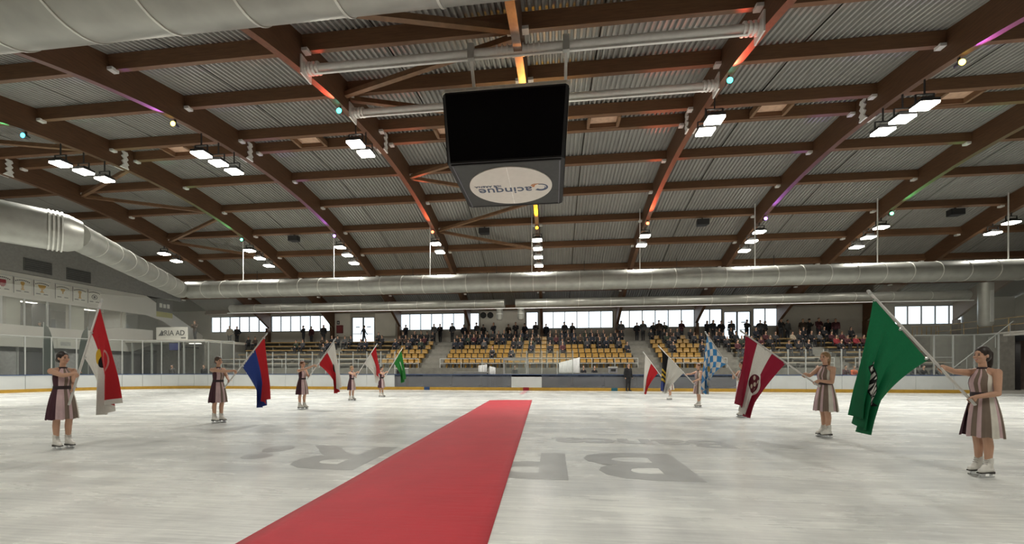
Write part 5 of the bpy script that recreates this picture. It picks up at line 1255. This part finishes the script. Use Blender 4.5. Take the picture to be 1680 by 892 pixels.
# the ten bearers: (feet px, head-top py, body yaw, hair, style, pole (bottom, top) px, upper hand px, lower hand px, ...)
TOC = math.radians
D = [
 dict(feet=(103, 736), top=577, yaw=TOC(-12), hair='dark brown', style='bun', pole=((113, 664), (166, 494)), up=(127, 615), lo=(120, 640), vox=0.0068, hy=TOC(14), slim=0.86,
      lab='dark-haired skater in a burgundy and pink dress holding the red and white crest flag', m=f_l1, fl=((163.5, 503), (139, 588), (180, 570), (188, 663), (157, 612), (165, 684)), flab='red over white flag with a golden crest beside the trophy banner wall', folds=1.6, amp=0.05),
 dict(feet=(358, 693), top=585, yaw=TOC(-12), hair='brown', style='bun', pole=((368, 636), (437, 548)), up=(388, 611), lo=(376, 626), vox=0.010, hy=TOC(4), slim=0.92,
      lab='brown-haired skater in a burgundy and pink dress holding the red and blue flag', m=two(RED, BLU, 0.42), fl=((434, 553), (398, 602), (438, 600), (437, 656), (420, 634), (426, 671)), flab='red and blue flag hanging from a slanting white pole', folds=1.5, amp=0.06),
 dict(feet=(496, 671), top=592, yaw=TOC(-12), hair='auburn', style='bun', pole=((504, 622), (550, 556)), up=(519, 601), lo=(508, 617), vox=0.011, hy=0.0,
      lab='auburn-haired skater in a burgundy and pink dress holding the white over red flag', m=f_l3, fl=((548.5, 560), (523, 598), (553, 595), (557, 636), (549, 618), (551, 647)), flab='white over red flag with a dark crest on a slanting pole', folds=1.5, amp=0.06),
 dict(feet=(577, 657), top=600, yaw=TOC(-12), hair='fair', style='bun', pole=((582, 621), (618, 565)), up=(589, 611), lo=(585, 616), vox=0.012, hy=0.0,
      lab='fair-haired skater in a burgundy and pink dress holding the red over white flag', m=f_l4, fl=((616.5, 568), (598, 597), (619, 590), (621, 612), (615, 612), (619, 633)), flab='red over white flag with a small dark crest, next to the green and white flag', folds=1.5, amp=0.07),
 dict(feet=(626, 651), top=601, yaw=TOC(-12), hair='dark brown', style='bun', pole=((629, 622), (660, 571)), up=(636, 610), lo=(631, 618), vox=0.012, hy=0.0,
      lab='skater in a burgundy and pink dress holding the small green and white flag', m=f_l5, fl=((658.5, 574), (646, 596), (662, 595), (664, 622), (657, 610), (659, 629)), flab='green flag with a white motif in front of the players bench boards', folds=1.5, amp=0.07),
 dict(feet=(1612, 781), top=569, yaw=TOC(194), hair='dark brown', style='ponytail', pole=((1600, 664), (1427, 480)), up=(1545, 607), lo=(1594, 657), vox=0.0060, hy=TOC(-8), slim=0.84, smile=True, slit=True,
      lab='smiling skater with a dark ponytail and a split striped skirt holding the plain green flag', m=f_r1, fl=((1433, 489), (1522, 591), (1418, 590), (1404, 684), (1449, 632), (1419, 717)), flab='large green flag with a black and white emblem held by the ponytailed skater', folds=2.2, amp=0.055),
 dict(feet=(1354, 717), top=577, yaw=TOC(196), hair='fair', style='ponytail', pole=((1345, 634), (1217, 544)), up=(1320, 617), lo=(1338, 629), vox=0.009, hy=TOC(8), slim=0.92,
      lab='fair-haired skater in a striped pale dress holding the red and white striped crest flag', m=f_r2, fl=((1223, 549), (1289, 596), (1222, 600), (1210, 664), (1238, 650), (1227, 688)), flab='dark red and white striped flag with a shield crest', folds=2.0, amp=0.06),
 dict(feet=(1218, 684), top=592, yaw=TOC(196), hair='brown', style='bun', pole=((1214, 628), (1158, 546)), up=(1203, 612), lo=(1211, 624), vox=0.011, hy=0.0,
      lab='skater hidden behind the red and white striped flag holding the blue diamond flag', m=f_r3, fl=((1160, 549), (1192, 597), (1156, 585), (1153, 640), (1160, 612), (1161, 648)), flab='white and sky blue diamond checked flag on a slanting pole', folds=2.0, amp=0.06),
 dict(feet=(1146, 668), top=596, yaw=TOC(196), hair='auburn', style='bun', pole=((1142, 633), (1081, 568)), up=(1126, 615), lo=(1136, 627), vox=0.012, hy=TOC(10),
      lab='auburn-haired skater in a striped pale dress holding the black and white flag', m=f_r4, fl=((1086, 573), (1122, 611), (1088, 600), (1086, 642), (1100, 632), (1093, 645)), flab='black and white flag with yellow bars on a slanting pole', folds=2.0, amp=0.08),
 dict(feet=(1099, 656), top=601, yaw=TOC(196), hair='brown', style='bun', pole=((1093, 628), (1056, 578)), up=(1084, 616), lo=(1090, 624), vox=0.012, hy=0.0,
      lab='skater half hidden behind the black and white flag holding a white and red flag', m=two(WHT, RED, 0.46), fl=((1058.5, 582), (1080, 611), (1057, 610), (1057, 643), (1062, 632), (1060, 647)), flab='white over red flag next to the person in black on the ice', folds=1.7, amp=0.06),
]
for q in D:
    PYf = skater(q['feet'], q['top'], q['yaw'], q['hair'], q['style'], q['pole'], q['up'], q['lo'], q['lab'], q['vox'], q['hy'], q.get('smile', False), q.get('slit', False), -0.10, q.get('slim', 0.95))
    flag(PYf, q['pole'], *q['fl'], flag_mat('flag_print', q['m']), q['flab'], q['folds'], q['amp'])
